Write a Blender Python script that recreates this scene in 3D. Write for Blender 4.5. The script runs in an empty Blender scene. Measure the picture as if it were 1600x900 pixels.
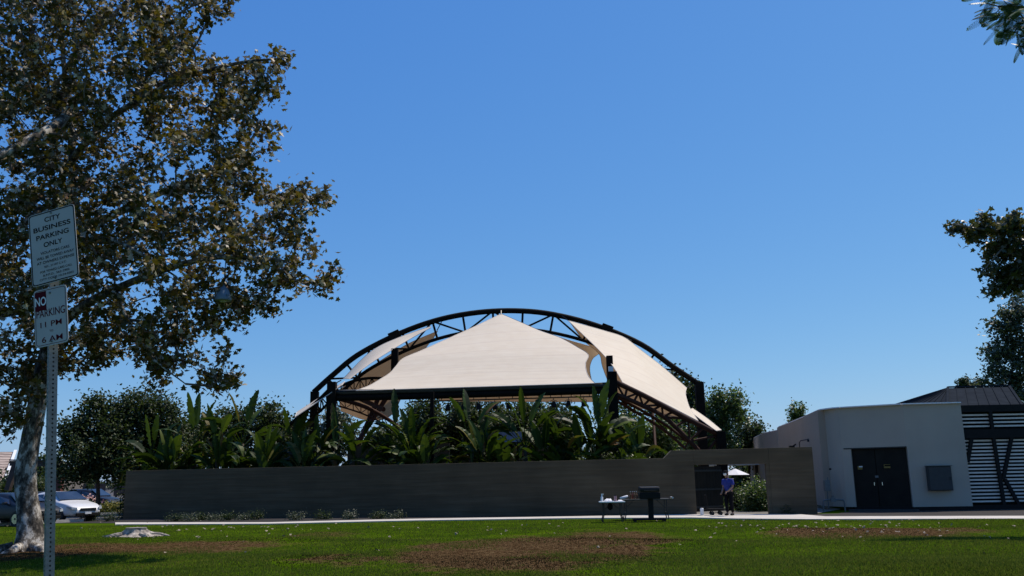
import bpy, bmesh, math, random
import numpy as np
from mathutils import Vector, Matrix
PI = math.pi
R = math.radians
rng = np.random.default_rng(7)
random.seed(7)
S = bpy.context.scene
C = S.collection

# ------------------------------------------------------------------ camera, sky, sun, exposure
F_PX, PITCH, ROLL, CAM_H = 1400.0, R(12.09), R(1.03), 1.6
cp, sp, cr, sr = math.cos(PITCH), math.sin(PITCH), math.cos(ROLL), math.sin(ROLL)
FW = Vector((0, cp, sp)); R0 = Vector((1, 0, 0)); U0 = Vector((0, -sp, cp))
RT = R0*cr - U0*sr; UP = U0*cr + R0*sr
CAM = Vector((0, 0, CAM_H))
cam = bpy.data.cameras.new('camera'); co = bpy.data.objects.new('camera', cam); C.objects.link(co)
cam.sensor_width = 36; cam.lens = 36*F_PX/1600; cam.clip_start = .1; cam.clip_end = 6000
M = Matrix((RT, UP, -FW)).transposed().to_4x4(); M.translation = CAM
co.matrix_world = M
S.camera = co

SUN_EL, SUN_AZ = R(60), R(56)            # azimuth from +Y towards +X
W = bpy.data.worlds.new('World'); S.world = W; W.use_nodes = True
nt = W.node_tree; nt.nodes.clear()
sky = nt.nodes.new('ShaderNodeTexSky'); sky.sky_type = 'NISHITA'; sky.sun_disc = False
sky.sun_elevation = SUN_EL; sky.sun_rotation = SUN_AZ; sky.altitude = 50
sky.air_density = 1.0; sky.dust_density = 0.35; sky.ozone_density = 3.0
bg = nt.nodes.new('ShaderNodeBackground'); bg.inputs[1].default_value = .118
wo = nt.nodes.new('ShaderNodeOutputWorld')
sep = nt.nodes.new('ShaderNodeSeparateColor'); com = nt.nodes.new('ShaderNodeCombineColor'); nt.links.new(sky.outputs[0], sep.inputs[0])
for i_, (k_, g_) in enumerate(((.459, 1.07), (1.10, .75), (3.28, .36))):     # clear deep blue air
    pw = nt.nodes.new('ShaderNodeMath'); pw.operation = 'POWER'; pw.inputs[1].default_value = g_
    ml = nt.nodes.new('ShaderNodeMath'); ml.operation = 'MULTIPLY'; ml.inputs[1].default_value = k_
    nt.links.new(sep.outputs[i_], pw.inputs[0]); nt.links.new(pw.outputs[0], ml.inputs[0]); nt.links.new(ml.outputs[0], com.inputs[i_])
nt.links.new(com.outputs[0], bg.inputs[0]); nt.links.new(bg.outputs[0], wo.inputs[0])
sl = bpy.data.lights.new('sun', 'SUN'); sl.energy = 4.9; sl.angle = R(.53); sl.color = (1, .91, .79)
so = bpy.data.objects.new('sun', sl); C.objects.link(so)
sd = Vector((math.sin(SUN_AZ)*math.cos(SUN_EL), math.cos(SUN_AZ)*math.cos(SUN_EL), math.sin(SUN_EL)))
so.rotation_euler = sd.to_track_quat('Z', 'Y').to_euler(); so.location = (0, 0, 60)
S.view_settings.view_transform = 'Standard'; S.view_settings.look = 'None'
S.view_settings.exposure = 0; S.view_settings.gamma = 1
S.render.engine = 'CYCLES'
S.cycles.max_bounces = 5; S.cycles.diffuse_bounces = 3; S.cycles.transmission_bounces = 4; S.cycles.transparent_max_bounces = 6

# ------------------------------------------------------------------ measuring helpers
def ray(px, py): return FW*F_PX + RT*(px-800) + UP*(450-py)
def P(px, py, Y):                       # point of the place seen there at depth Y
    d = ray(px, py); return CAM + d*(Y/d.y)
def G(px, py, z=0):                     # ground point
    d = ray(px, py); return CAM + d*((z-CAM_H)/d.z)
def zat(px, py, Y): return P(px, py, Y).z
def gx(px, Y):                          # ground point under image column px at depth Y
    lo = 760
    for _ in range(12):
        p = P(px, lo, Y); dz = p.z; lo += dz*F_PX/Y
    p = P(px, lo, Y); return Vector((p.x, Y, 0))

# ------------------------------------------------------------------ tagging
def tag(o, label=None, cat=None, group=None, kind=None):
    if label: o['label'] = label
    if cat: o['category'] = cat
    if group: o['group'] = group
    if kind: o['kind'] = kind
    return o
def empty(name, loc=(0, 0, 0), label=None, cat=None, group=None, rz=0):
    o = bpy.data.objects.new(name, None); C.objects.link(o); o.location = loc; o.rotation_euler = (0, 0, rz)
    o.empty_display_size = .2
    return tag(o, label, cat, group)
KIDS = {}
def link(o, parent=None):
    C.objects.link(o)
    if parent is not None:
        o.parent = parent; KIDS.setdefault(parent.name, []).append(o)
    return o
def copy_tree(o, parent=None):
    c = o.copy(); C.objects.link(c)
    if parent is not None: c.parent = parent
    for ch in KIDS.get(o.name, []): copy_tree(ch, c)
    return c
def origin_of(parent):
    v = Vector((0, 0, 0))
    while parent is not None:
        v += Vector(parent.location); parent = parent.parent
    return v

# ------------------------------------------------------------------ materials
def nodes(m):
    m.use_nodes = True; t = m.node_tree
    b = t.nodes['Principled BSDF']; return t, b
def N(t, typ, **kw):
    n = t.nodes.new(typ)
    for k, v in kw.items():
        if k.startswith('i_'):
            key = k[2:]; n.inputs[int(key) if key.isdigit() else key].default_value = v
        else: setattr(n, k, v)
    return n
def ramp(t, fac, stops, interp='LINEAR'):
    n = t.nodes.new('ShaderNodeValToRGB'); cr_ = n.color_ramp; cr_.interpolation = interp
    while len(cr_.elements) < len(stops): cr_.elements.new(.5)
    for e, (p, c) in zip(cr_.elements, stops): e.position = p; e.color = (*c, 1)
    t.links.new(fac, n.inputs[0]); return n.outputs[0]
def mat(name, col, rough=.7, metal=0, var=.18, scale=6, bump=.0, bscale=40, coat=0, spec=.5, dirt=None):
    m = bpy.data.materials.new(name); t, b = nodes(m)
    tc = N(t, 'ShaderNodeTexCoord')
    n1 = N(t, 'ShaderNodeTexNoise'); n1.inputs['Scale'].default_value = scale; n1.inputs['Detail'].default_value = 5
    t.links.new(tc.outputs['Object'], n1.inputs['Vector'])
    lo = tuple(c*(1-var) for c in col); hi = tuple(min(1, c*(1+var)) for c in col)
    stops = [(.3, lo), (.7, hi)]
    if dirt: stops = [(.2, dirt), (.42, lo), (.75, hi)]
    t.links.new(ramp(t, n1.outputs[0], stops), b.inputs['Base Color'])
    b.inputs['Roughness'].default_value = rough; b.inputs['Metallic'].default_value = metal
    b.inputs['Coat Weight'].default_value = coat; b.inputs['Specular IOR Level'].default_value = spec
    if bump:
        n2 = N(t, 'ShaderNodeTexNoise'); n2.inputs['Scale'].default_value = bscale; n2.inputs['Detail'].default_value = 4
        t.links.new(tc.outputs['Object'], n2.inputs['Vector'])
        bp = N(t, 'ShaderNodeBump'); bp.inputs['Strength'].default_value = bump; bp.inputs['Distance'].default_value = .02
        t.links.new(n2.outputs[0], bp.inputs['Height']); t.links.new(bp.outputs[0], b.inputs['Normal'])
    return m
def leaf_mat(name, stops, rough=.45, trans=.3, tcol=(.14, .22, .03), spec=.5):
    m = bpy.data.materials.new(name); t, b = nodes(m)
    g = N(t, 'ShaderNodeNewGeometry')
    c = ramp(t, g.outputs['Random Per Island'], stops)
    t.links.new(c, b.inputs['Base Color']); b.inputs['Roughness'].default_value = rough
    b.inputs['Specular IOR Level'].default_value = spec
    tr = N(t, 'ShaderNodeBsdfTranslucent')
    mx = N(t, 'ShaderNodeMix', data_type='RGBA'); mx.inputs[0].default_value = .5
    t.links.new(c, mx.inputs[6]); mx.inputs[7].default_value = (*tcol, 1)
    t.links.new(mx.outputs[2], tr.inputs[0])
    ms = N(t, 'ShaderNodeMixShader'); ms.inputs[0].default_value = trans
    t.links.new(b.outputs[0], ms.inputs[1]); t.links.new(tr.outputs[0], ms.inputs[2])
    t.links.new(ms.outputs[0], t.nodes['Material Output'].inputs[0])
    return m
MT = {}
MT['steel'] = mat('dark_steel', (.009, .007, .005), .8, 0, .25, 3, spec=.1)
MT['brownsteel'] = mat('brown_steel', (.045, .018, .011), .75, 0, .25, 3, spec=.2)
MT['black'] = mat('black_plastic', (.010, .009, .008), .7, spec=.2)
MT['blackmetal'] = mat('black_metal', (.015, .015, .016), .4, .3)
MT['white'] = mat('white_plastic', (.75, .75, .73), .5, var=.05)
MT['chrome'] = mat('chrome', (.6, .6, .6), .2, 1, .05)
MT['galv'] = mat('galvanized', (.13, .145, .145), .6, .4, .25, 30)
MT['grey'] = mat('grey_metal', (.04, .042, .04), .7, .1, .12)
MT['signface'] = mat('sign_face', (.42, .385, .355), .7, 0, .06, 8)
MT['signblack'] = mat('sign_black', (.004, .004, .005), .9, var=.1, spec=.05)
MT['signred'] = mat('sign_red', (.075, .005, .010), .8, var=.15, spec=.1)
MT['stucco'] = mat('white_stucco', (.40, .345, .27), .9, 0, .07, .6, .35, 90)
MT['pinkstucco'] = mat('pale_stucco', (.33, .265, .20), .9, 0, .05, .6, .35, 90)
MT['cap'] = mat('parapet_cap', (.75, .75, .75), .6, var=.06)
MT['darkwood'] = mat('dark_door', (.012, .011, .008), .75, 0, .3, 2, spec=.2)
MT['soil'] = mat('soil', (.014, .010, .007), .95, 0, .4, 5, .8, 20)
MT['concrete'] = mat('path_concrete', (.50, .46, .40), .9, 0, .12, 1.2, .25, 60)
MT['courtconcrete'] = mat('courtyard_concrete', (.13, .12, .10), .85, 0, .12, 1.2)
MT['asphalt'] = mat('asphalt', (.06, .06, .06), .9, 0, .2, 3, .3, 80)
MT['redbrick'] = mat('red_brown_wood', (.10, .03, .018), .8, 0, .25, 4)
MT['skin'] = mat('skin', (.30, .16, .10), .55, var=.08)
MT['blue'] = mat('blue_cloth', (.015, .028, .21), .8, var=.1, scale=12, bump=.3)
MT['darkcloth'] = mat('dark_cloth', (.006, .006, .008), .95, var=.2, spec=.1)
MT['hair'] = mat('hair', (.012, .009, .008), .6)
MT['cloth'] = mat('white_cloth', (.72, .72, .74), .9, var=.06, scale=8, bump=.4, bscale=30)
MT['rubber'] = mat('rubber', (.015, .015, .015), .8)
MT['carblack'] = mat('car_black', (.006, .007, .012), .45, 0, .05, coat=.15, spec=.3)
MT['carwhite'] = mat('car_white', (.60, .60, .60), .35, 0, .03, coat=.3)
MT['wood'] = mat('wood', (.22, .11, .05), .7, var=.3, scale=12)
MT['yellow'] = mat('yellow_sign', (.20, .13, .02), .6, var=.08)
MT['lampglass'] = mat('lamp_glass', (.35, .38, .4), .3, var=.05)

def glass_mat(name, col=(.015, .02, .03)):
    m = bpy.data.materials.new(name); t, b = nodes(m)
    tc = N(t, 'ShaderNodeTexCoord'); n1 = N(t, 'ShaderNodeTexNoise'); n1.inputs['Scale'].default_value = 2
    t.links.new(tc.outputs['Object'], n1.inputs['Vector'])
    t.links.new(ramp(t, n1.outputs[0], [(.3, col), (.7, tuple(c*2.2 for c in col))]), b.inputs['Base Color'])
    b.inputs['Roughness'].default_value = .06; b.inputs['Specular IOR Level'].default_value = .9
    return m
MT['glass'] = glass_mat('car_glass')

def sail_mat():
    m = bpy.data.materials.new('sail_canvas'); t, b = nodes(m)
    tc = N(t, 'ShaderNodeTexCoord'); sx = N(t, 'ShaderNodeSeparateXYZ'); t.links.new(tc.outputs['UV'], sx.inputs[0])
    # sewn seams across each panel
    mu = N(t, 'ShaderNodeMath', operation='MULTIPLY'); mu.inputs[1].default_value = 9
    t.links.new(sx.outputs[1], mu.inputs[0])
    fr = N(t, 'ShaderNodeMath', operation='FRACT'); t.links.new(mu.outputs[0], fr.inputs[0])
    gt = N(t, 'ShaderNodeMath', operation='LESS_THAN'); gt.inputs[1].default_value = .04
    t.links.new(fr.outputs[0], gt.inputs[0])
    n1 = N(t, 'ShaderNodeTexNoise'); n1.inputs['Scale'].default_value = 1.3; n1.inputs['Detail'].default_value = 5
    t.links.new(tc.outputs['Object'], n1.inputs['Vector'])
    c = ramp(t, n1.outputs[0], [(.3, (.76, .65, .50)), (.7, (.80, .70, .55))])
    mx = N(t, 'ShaderNodeMix', data_type='RGBA'); t.links.new(gt.outputs[0], mx.inputs[0])
    t.links.new(c, mx.inputs[6]); mx.inputs[7].default_value = (.68, .57, .46, 1)
    t.links.new(mx.outputs[2], b.inputs['Base Color']); b.inputs['Roughness'].default_value = .75
    b.inputs['Specular IOR Level'].default_value = .3
    mpp = N(t, 'ShaderNodeMapping'); mpp.inputs['Scale'].default_value = (1.5, 14, 1); t.links.new(tc.outputs['UV'], mpp.inputs[0])
    n3 = N(t, 'ShaderNodeTexNoise'); n3.inputs['Scale'].default_value = 1.6; n3.inputs['Detail'].default_value = 4; t.links.new(mpp.outputs[0], n3.inputs['Vector'])
    bpp = N(t, 'ShaderNodeBump'); bpp.inputs['Strength'].default_value = .25; bpp.inputs['Distance'].default_value = .12; t.links.new(n3.outputs[0], bpp.inputs['Height']); t.links.new(bpp.outputs[0], b.inputs['Normal'])
    tr = N(t, 'ShaderNodeBsdfTranslucent'); tr.inputs[0].default_value = (.40, .23, .11, 1)
    ms = N(t, 'ShaderNodeMixShader'); ms.inputs[0].default_value = .2
    t.links.new(b.outputs[0], ms.inputs[1]); t.links.new(tr.outputs[0], ms.inputs[2])
    t.links.new(ms.outputs[0], t.nodes['Material Output'].inputs[0]); return m
MT['sail'] = sail_mat()

def wall_mat():          # board-formed concrete: faint horizontal boards
    m = bpy.data.materials.new('board_concrete'); t, b = nodes(m)
    tc = N(t, 'ShaderNodeTexCoord'); mp = N(t, 'ShaderNodeMapping'); mp.inputs['Scale'].default_value = (.35, .35, 7)
    t.links.new(tc.outputs['Object'], mp.inputs[0])
    n1 = N(t, 'ShaderNodeTexNoise'); n1.inputs['Scale'].default_value = 1.2; n1.inputs['Detail'].default_value = 6
    t.links.new(mp.outputs[0], n1.inputs['Vector'])
    n2 = N(t, 'ShaderNodeTexNoise'); n2.inputs['Scale'].default_value = .6; n2.inputs['Detail'].default_value = 6
    t.links.new(tc.outputs['Object'], n2.inputs['Vector'])
    mixf = N(t, 'ShaderNodeMath', operation='ADD'); t.links.new(n1.outputs[0], mixf.inputs[0]); t.links.new(n2.outputs[0], mixf.inputs[1])
    hf = N(t, 'ShaderNodeMath', operation='MULTIPLY'); hf.inputs[1].default_value = .5; t.links.new(mixf.outputs[0], hf.inputs[0])
    t.links.new(ramp(t, hf.outputs[0], [(.32, (.060, .043, .022)), (.5, (.086, .063, .034)), (.68, (.118, .090, .052))]), b.inputs['Base Color'])
    b.inputs['Roughness'].default_value = .92
    bp = N(t, 'ShaderNodeBump'); bp.inputs['Strength'].default_value = .7; bp.inputs['Distance'].default_value = .04
    t.links.new(n1.outputs[0], bp.inputs['Height']); t.links.new(bp.outputs[0], b.inputs['Normal'])
    return m
MT['wall'] = wall_mat()

def bark_mat():
    m = bpy.data.materials.new('sycamore_bark'); t, b = nodes(m)
    tc = N(t, 'ShaderNodeTexCoord'); mp = N(t, 'ShaderNodeMapping'); mp.inputs['Scale'].default_value = (1, 1, .55)
    t.links.new(tc.outputs['Object'], mp.inputs[0])
    n1 = N(t, 'ShaderNodeTexNoise'); n1.inputs['Scale'].default_value = 4.5; n1.inputs['Detail'].default_value = 7; n1.inputs['Roughness'].default_value = .7
    t.links.new(mp.outputs[0], n1.inputs['Vector'])
    t.links.new(ramp(t, n1.outputs[0], [(.42, (.022, .017, .012)), (.47, (.085, .07, .052)), (.53, (.17, .145, .115)), (.58, (.48, .44, .38))]), b.inputs['Base Color'])
    b.inputs['Roughness'].default_value = .9
    bp = N(t, 'ShaderNodeBump'); bp.inputs['Strength'].default_value = .8; bp.inputs['Distance'].default_value = .04
    t.links.new(n1.outputs[0], bp.inputs['Height']); t.links.new(bp.outputs[0], b.inputs['Normal'])
    return m
MT['bark'] = bark_mat()
MT['brownbark'] = mat('brown_bark', (.07, .05, .035), .95, 0, .4, 6, .8, 15)
MT['sycleaf'] = leaf_mat('sycamore_leaf', [(0, (.018, .022, .003)), (.26, (.038, .044, .006)), (.42, (.085, .075, .010)), (.6, (.13, .07, .014)), (.73, (.10, .036, .010)), (.80, (.20, .16, .09)), (.9, (.42, .37, .28)), (1, (.6, .54, .45))], .5, .28, (.20, .17, .02), .4)  # palest stops paint sunlit glints on pale leaf undersides
MT['sycleaf2'] = leaf_mat('sycamore_leaf_dark', [(0, (.02, .035, .01)), (.6, (.05, .06, .018)), (.85, (.09, .07, .02)), (1, (.2, .18, .14))], .45, .25, (.16, .17, .03))
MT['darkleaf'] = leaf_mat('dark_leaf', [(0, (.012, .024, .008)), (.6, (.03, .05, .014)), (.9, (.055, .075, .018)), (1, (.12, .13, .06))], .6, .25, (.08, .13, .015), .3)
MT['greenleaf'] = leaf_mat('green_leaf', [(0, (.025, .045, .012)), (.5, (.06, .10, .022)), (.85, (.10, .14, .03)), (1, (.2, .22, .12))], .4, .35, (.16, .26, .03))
MT['grnleaf2'] = leaf_mat('grey_green_leaf', [(0, (.03, .042, .022)), (.5, (.06, .08, .04)), (1, (.13, .14, .09))], .5, .25, (.12, .16, .05))
MT['grnleaf3'] = leaf_mat('pale_ground_leaf', [(0, (.06, .08, .04)), (.5, (.13, .15, .08)), (1, (.3, .3, .22))], .5, .25, (.12, .16, .05))
MT['fern'] = leaf_mat('fern_leaf', [(0, (.02, .045, .02)), (.5, (.04, .085, .04)), (.9, (.07, .13, .07)), (1, (.2, .24, .05))], .5, .35, (.10, .2, .06))
MT['banana'] = leaf_mat('paddle_leaf', [(0, (.008, .020, .004)), (.45, (.018, .040, .005)), (.75, (.036, .066, .007)), (.9, (.09, .12, .012)), (.95, (.14, .09, .02)), (1, (.20, .09, .03))], .5, .26, (.10, .17, .008), .2)
MT['yellowleaf'] = leaf_mat('yellow_leaf', [(0, (.09, .11, .02)), (.6, (.25, .22, .03)), (1, (.4, .3, .05))], .5, .3)
MT['stemdark'] = mat('plant_stem', (.04, .033, .02), .9, 0, .4, 8)
MT['litter'] = mat('dry_leaf', (.32, .26, .20), .95, 0, .4, 3, spec=.1)

# ------------------------------------------------------------------ mesh helpers
class MB:
    def __init__(s): s.v = []; s.f = []
    def add(s, vs, fs):
        o = len(s.v); s.v += [Vector(v) for v in vs]; s.f += [tuple(i+o for i in f) for f in fs]; return s
    def box(s, x0, x1, y0, y1, z0, z1, m=None):
        vs = [Vector((x, y, z)) for z in (z0, z1) for y in (y0, y1) for x in (x0, x1)]
        if m: vs = [m @ v for v in vs]
        return s.add(vs, [(0, 2, 3, 1), (4, 5, 7, 6), (0, 1, 5, 4), (2, 6, 7, 3), (0, 4, 6, 2), (1, 3, 7, 5)])
    def bar(s, a, b, w, h=None, up=Vector((0, 0, 1))):
        a = Vector(a); b = Vector(b); h = h or w; d = (b-a).normalized()
        x = d.cross(up)
        if x.length < 1e-3: x = Vector((1, 0, 0))
        x.normalize(); y = x.cross(d)
        vs = [p + x*sx*w/2 + y*sy*h/2 for p in (a, b) for sx, sy in ((-1, -1), (1, -1), (1, 1), (-1, 1))]
        return s.add(vs, [(0, 1, 2, 3), (7, 6, 5, 4), (0, 4, 5, 1), (1, 5, 6, 2), (2, 6, 7, 3), (3, 7, 4, 0)])
    def tube(s, pts, rad, n=8, cap=True, wob=0):
        pts = [Vector(p) for p in pts]; k = len(pts)
        rad = [rad]*k if not hasattr(rad, '__len__') else rad
        o = len(s.v); prev = None
        for i, p in enumerate(pts):
            d = (pts[min(i+1, k-1)] - pts[max(i-1, 0)]).normalized()
            if prev is None:
                x = d.cross(Vector((0, 1, .1))); 
                if x.length < 1e-3: x = d.cross(Vector((1, 0, 0)))
            else: x = prev - d*prev.dot(d)
            x.normalize(); prev = x; y = d.cross(x)
            for j in range(n):
                a = 2*PI*j/n; rr = rad[i]*(1+(random.uniform(-wob, wob) if wob else 0))
                s.v.append(p + (x*math.cos(a) + y*math.sin(a))*rr)
        for i in range(k-1):
            for j in range(n):
                a = o+i*n+j; b = o+i*n+(j+1) % n
                s.f.append((a, b, b+n, a+n))
        if cap:
            s.f.append(tuple(o+j for j in reversed(range(n)))); s.f.append(tuple(o+(k-1)*n+j for j in range(n)))
        return s
    def lathe(s, prof, n=16, c=(0, 0, 0)):
        c = Vector(c); o = len(s.v)
        for r_, z in prof:
            for j in range(n):
                a = 2*PI*j/n; s.v.append(c+Vector((r_*math.cos(a), r_*math.sin(a), z)))
        for i in range(len(prof)-1):
            for j in range(n):
                a = o+i*n+j; b = o+i*n+(j+1) % n; s.f.append((a, b, b+n, a+n))
        s.f.append(tuple(o+j for j in reversed(range(n)))); s.f.append(tuple(o+(len(prof)-1)*n+j for j in range(n)))
        return s
    def prism(s, poly, vec):
        vec = Vector(vec); n = len(poly); vs = [Vector(p) for p in poly] + [Vector(p)+vec for p in poly]
        return s.add(vs, [tuple(reversed(range(n))), tuple(range(n, 2*n))] + [(i, (i+1) % n, (i+1) % n+n, i+n) for i in range(n)])
    def build(s, name, m, parent=None, smooth=False, bevel=0, world=True):
        me = bpy.data.meshes.new(name)
        off = origin_of(parent) if (parent is not None and world) else Vector((0, 0, 0))
        me.from_pydata([tuple(v-off) for v in s.v], [], s.f); me.update()
        bm = bmesh.new(); bm.from_mesh(me); bmesh.ops.recalc_face_normals(bm, faces=bm.faces); bm.to_mesh(me); bm.free()
        if smooth:
            me.polygons.foreach_set('use_smooth', [True]*len(me.polygons))
        o = bpy.data.objects.new(name, me); me.materials.append(m); link(o, parent)
        if bevel:
            b = o.modifiers.new('b', 'BEVEL'); b.width = bevel; b.segments = 2; b.limit_method = 'ANGLE'
        return o
def np_mesh(name, V, T, m, parent=None, loc=None, smooth=False):
    V = np.asarray(V, dtype=np.float32); T = np.asarray(T, dtype=np.int32)
    off = np.array(origin_of(parent) if parent is not None else (0, 0, 0), dtype=np.float32)
    V = V - off
    k = T.shape[1]; me = bpy.data.meshes.new(name)
    me.vertices.add(len(V)); me.vertices.foreach_set('co', V.ravel())
    me.loops.add(T.size); me.loops.foreach_set('vertex_index', T.ravel())
    me.polygons.add(len(T)); me.polygons.foreach_set('loop_start', np.arange(0, T.size, k, dtype=np.int32))
    me.update(calc_edges=True); me.validate()
    me.materials.append(m)
    if smooth: me.polygons.foreach_set('use_smooth', [True]*len(me.polygons))
    o = bpy.data.objects.new(name, me); link(o, parent); return o
def rand_rot(n, r, up=0.0):
    """batch of rotation matrices; up pulls the leaf normal (+z) towards the sky"""
    z = r.normal(size=(n, 3)); z[:, 2] = np.abs(z[:, 2])*(1 if up > 0 else 1) + up
    flip = r.random(n) < .25*(up < .5); z[flip, 2] *= -1
    z /= np.linalg.norm(z, axis=1)[:, None]
    a = r.normal(size=(n, 3)); x = np.cross(a, z); x /= np.linalg.norm(x, axis=1)[:, None]
    y = np.cross(z, x)
    return np.stack([x, y, z], axis=2)
def scatter(cen, size, tmpl, r, up=.3):
    TV, TF = tmpl; n = len(cen); Rm = rand_rot(n, r, up)
    s = (size*(1+r.uniform(-.3, .3, n)))[:, None, None]
    V = np.einsum('nij,kj->nki', Rm, TV)*s + cen[:, None, :]
    Fc = TF[None] + (np.arange(n)*len(TV))[:, None, None]
    return V.reshape(-1, 3), Fc.reshape(-1, TF.shape[1])
def star_leaf():
    prof = [(0, -.35), (.22, -.42), (.5, -.3), (.3, -.05), (.62, .18), (.28, .22), (0, .75), (-.28, .22), (-.62, .18), (-.3, -.05), (-.5, -.3), (-.22, -.42)]
    V = [(0, 0, 0)] + [(x, y, -.35*abs(x)-.12*y*y) for x, y in prof]
    k = len(prof); return np.array(V, float), np.array([(0, i+1, (i+1) % k+1) for i in range(k)])
def oval_leaf(w=.35):
    V = [(0, -.5, 0), (w, -.1, -.1), (w*.7, .3, -.1), (0, .55, -.05), (-w*.7, .3, -.1), (-w, -.1, -.1), (0, 0, .02)]
    return np.array(V, float), np.array([(6, i, (i+1) % 6) for i in range(6)])
def quad_leaf(w=.4):
    V = [(0, -.5, 0), (w, 0, -.12), (0, .5, 0), (-w, 0, -.12)]
    return np.array(V, float), np.array([(0, 1, 2), (0, 2, 3)])
STAR, OVAL, QUAD = star_leaf(), oval_leaf(), quad_leaf()

def catmull(pts, n):
    pts = np.array([tuple(p) for p in pts], float); k = len(pts)
    e = np.vstack([2*pts[0]-pts[1], pts, 2*pts[-1]-pts[-2]]); out = []
    for i in range(n):
        u = i/(n-1)*(k-1); s_ = min(int(u), k-2); f = u-s_
        p0, p1, p2, p3 = e[s_:s_+4]
        out.append(.5*((2*p1)+(-p0+p2)*f+(2*p0-5*p1+4*p2-p3)*f*f+(-p0+3*p1-3*p2+p3)*f**3))
    return [Vector(p) for p in out]

# ------------------------------------------------------------------ grow branches towards tips
def grow(start, tips, r, seg=.7, sag=.06, stay=.0):
    pos = [np.array(p, float) for p in start]; par = [-1]*len(pos)
    tips = np.array(tips, float)
    A = np.array(pos)
    d0 = np.min(np.linalg.norm(tips[:, None]-A[None], axis=2), axis=1)
    ends = []
    for ti in np.argsort(d0):
        tp = tips[ti]; A = np.array(pos); d = np.linalg.norm(A-tp, axis=1)
        d = d + np.maximum(0, A[:, 2]-tp[2])*.35
        i = int(np.argmin(d)); L = np.linalg.norm(tp-pos[i]); k = max(1, int(math.ceil(L/seg)))
        a = pos[i].copy(); last = i
        for j in range(1, k+1):
            f = j/k; q = a*(1-f)+tp*f
            if j < k: q = q + r.normal(size=3)*.07*L/k*2; q[2] += sag*L*math.sin(PI*f)
            pos.append(q); par.append(last); last = len(pos)-1
        ends.append(last)
    return pos, par, ends
def branch_mesh(pos, par, ends, r0=.012, power=.42, rmax=.2, n=5):
    cnt = [0]*len(pos)
    for e in ends: cnt[e] += 1
    for i in range(len(pos)-1, -1, -1):
        if par[i] >= 0: cnt[par[i]] += cnt[i]
    rad = [min(rmax, r0*max(1, c)**power) for c in cnt]
    mb = MB()
    for i, p in enumerate(pos):
        if par[i] >= 0:
            a = Vector(pos[par[i]]); b = Vector(p)
            if (b-a).length > 1e-3:
                mb.tube([a, b], [min(rad[par[i]], rad[i]*1.6), rad[i]], n, cap=False)
    return mb
def leaves_at(pos, par, ends, per, spread, r):
    out = []
    for e in ends:
        b = np.array(pos[e]); a = np.array(pos[par[e]]) if par[e] >= 0 else b
        f = r.random(per)[:, None]**.6
        out.append(a*(1-f)+b*f + r.normal(size=(per, 3))*spread*(.5+.7*f))
    return np.vstack(out)

def blob_tips(blobs, n, r, shell=.5):
    vol = np.array([b[1][0]*b[1][1]*b[1][2] for b in blobs])**.75; vol = vol/vol.sum(); out = []
    for (c, rad), v in zip(blobs, vol):
        k = max(3, int(n*v)); d = r.normal(size=(k, 3)); d /= np.linalg.norm(d, axis=1)[:, None]
        rr = r.random(k)[:, None]**(1/3*(1-shell)+.05)
        out.append(np.array(c)+d*rr*np.array(rad))
    return np.vstack(out)
def make_tree(name, label, cat, base, blobs, ntips, per, leaf, tmpl, m, seed, spread=.35, trunk_r=.15, group=None, bark='brownbark', up=.3, fork=None, crown='crown', seg=.8, r0=.012):
    r = np.random.default_rng(seed); base = Vector(base)
    t = empty(name, base, label, cat, group)
    cs = np.array([b[0] for b in blobs]); top = Vector(cs[np.argmax(cs[:, 2])])
    mid = Vector(tuple(cs.mean(axis=0)))
    z1 = fork if fork is not None else base.z + (mid.z-base.z)*.55
    f = Vector((base.x*.7+mid.x*.3, base.y*.7+mid.y*.3, z1))
    path = catmull([base - Vector((0, 0, .1)), base.lerp(f, .5)+Vector((r.normal()*.06, 0, 0)), f, f.lerp(top, .45), f.lerp(top, .85)], 12)
    rad = [trunk_r*(1.35 if i == 0 else 1.1-.9*i/11) for i in range(12)]
    MB().tube(path, rad, 9).build('trunk', MT[bark], t, smooth=True)
    tips = blob_tips(blobs, ntips, r)
    pos, par, ends = grow([np.array(p) for p in path[4:]], tips, r, seg)
    branch_mesh(pos, par, ends, r0=r0, rmax=trunk_r*.6).build('branches', MT[bark], t)
    cen = leaves_at(pos, par, ends, per, spread, r)
    V, T = scatter(cen, leaf, tmpl, r, up)
    np_mesh(crown, V, T, m, t)
    return t
def bush(name, label, base, rad, n, leaf, m, seed, tmpl=QUAD, group=None, cat='bush', up=.3):
    """a low shrub: stems from one point and a cloud of clumped leaves"""
    r = np.random.default_rng(seed); base = Vector(base); t = empty(name, base, label, cat, group)
    k = max(10, n//60); d = r.normal(size=(k, 3)); d /= np.linalg.norm(d, axis=1)[:, None]; d[:, 2] = np.abs(d[:, 2])
    tips = np.array(base)+d*np.array(rad)*(r.random(k)[:, None]**.4)*r.uniform(.75, 1.12, (k, 1)); tips[:, 2] += .05
    mb = MB()
    for q in tips: mb.tube([base, base.lerp(Vector(q), .5)+Vector((0, 0, .1*rad[2])), Vector(q)], [.02, .012, .006], 4, cap=False)
    mb.build('stems', MT['stemdark'], t)
    s_ = .2*min(rad)+.05
    cen = np.repeat(tips, max(1, n//k), axis=0); cen = cen+r.normal(size=cen.shape)*s_; cen[:, 2] = np.maximum(cen[:, 2], .03)
    V, T = scatter(cen, leaf, tmpl, r, up); np_mesh('foliage', V, T, m, t); return t

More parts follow.
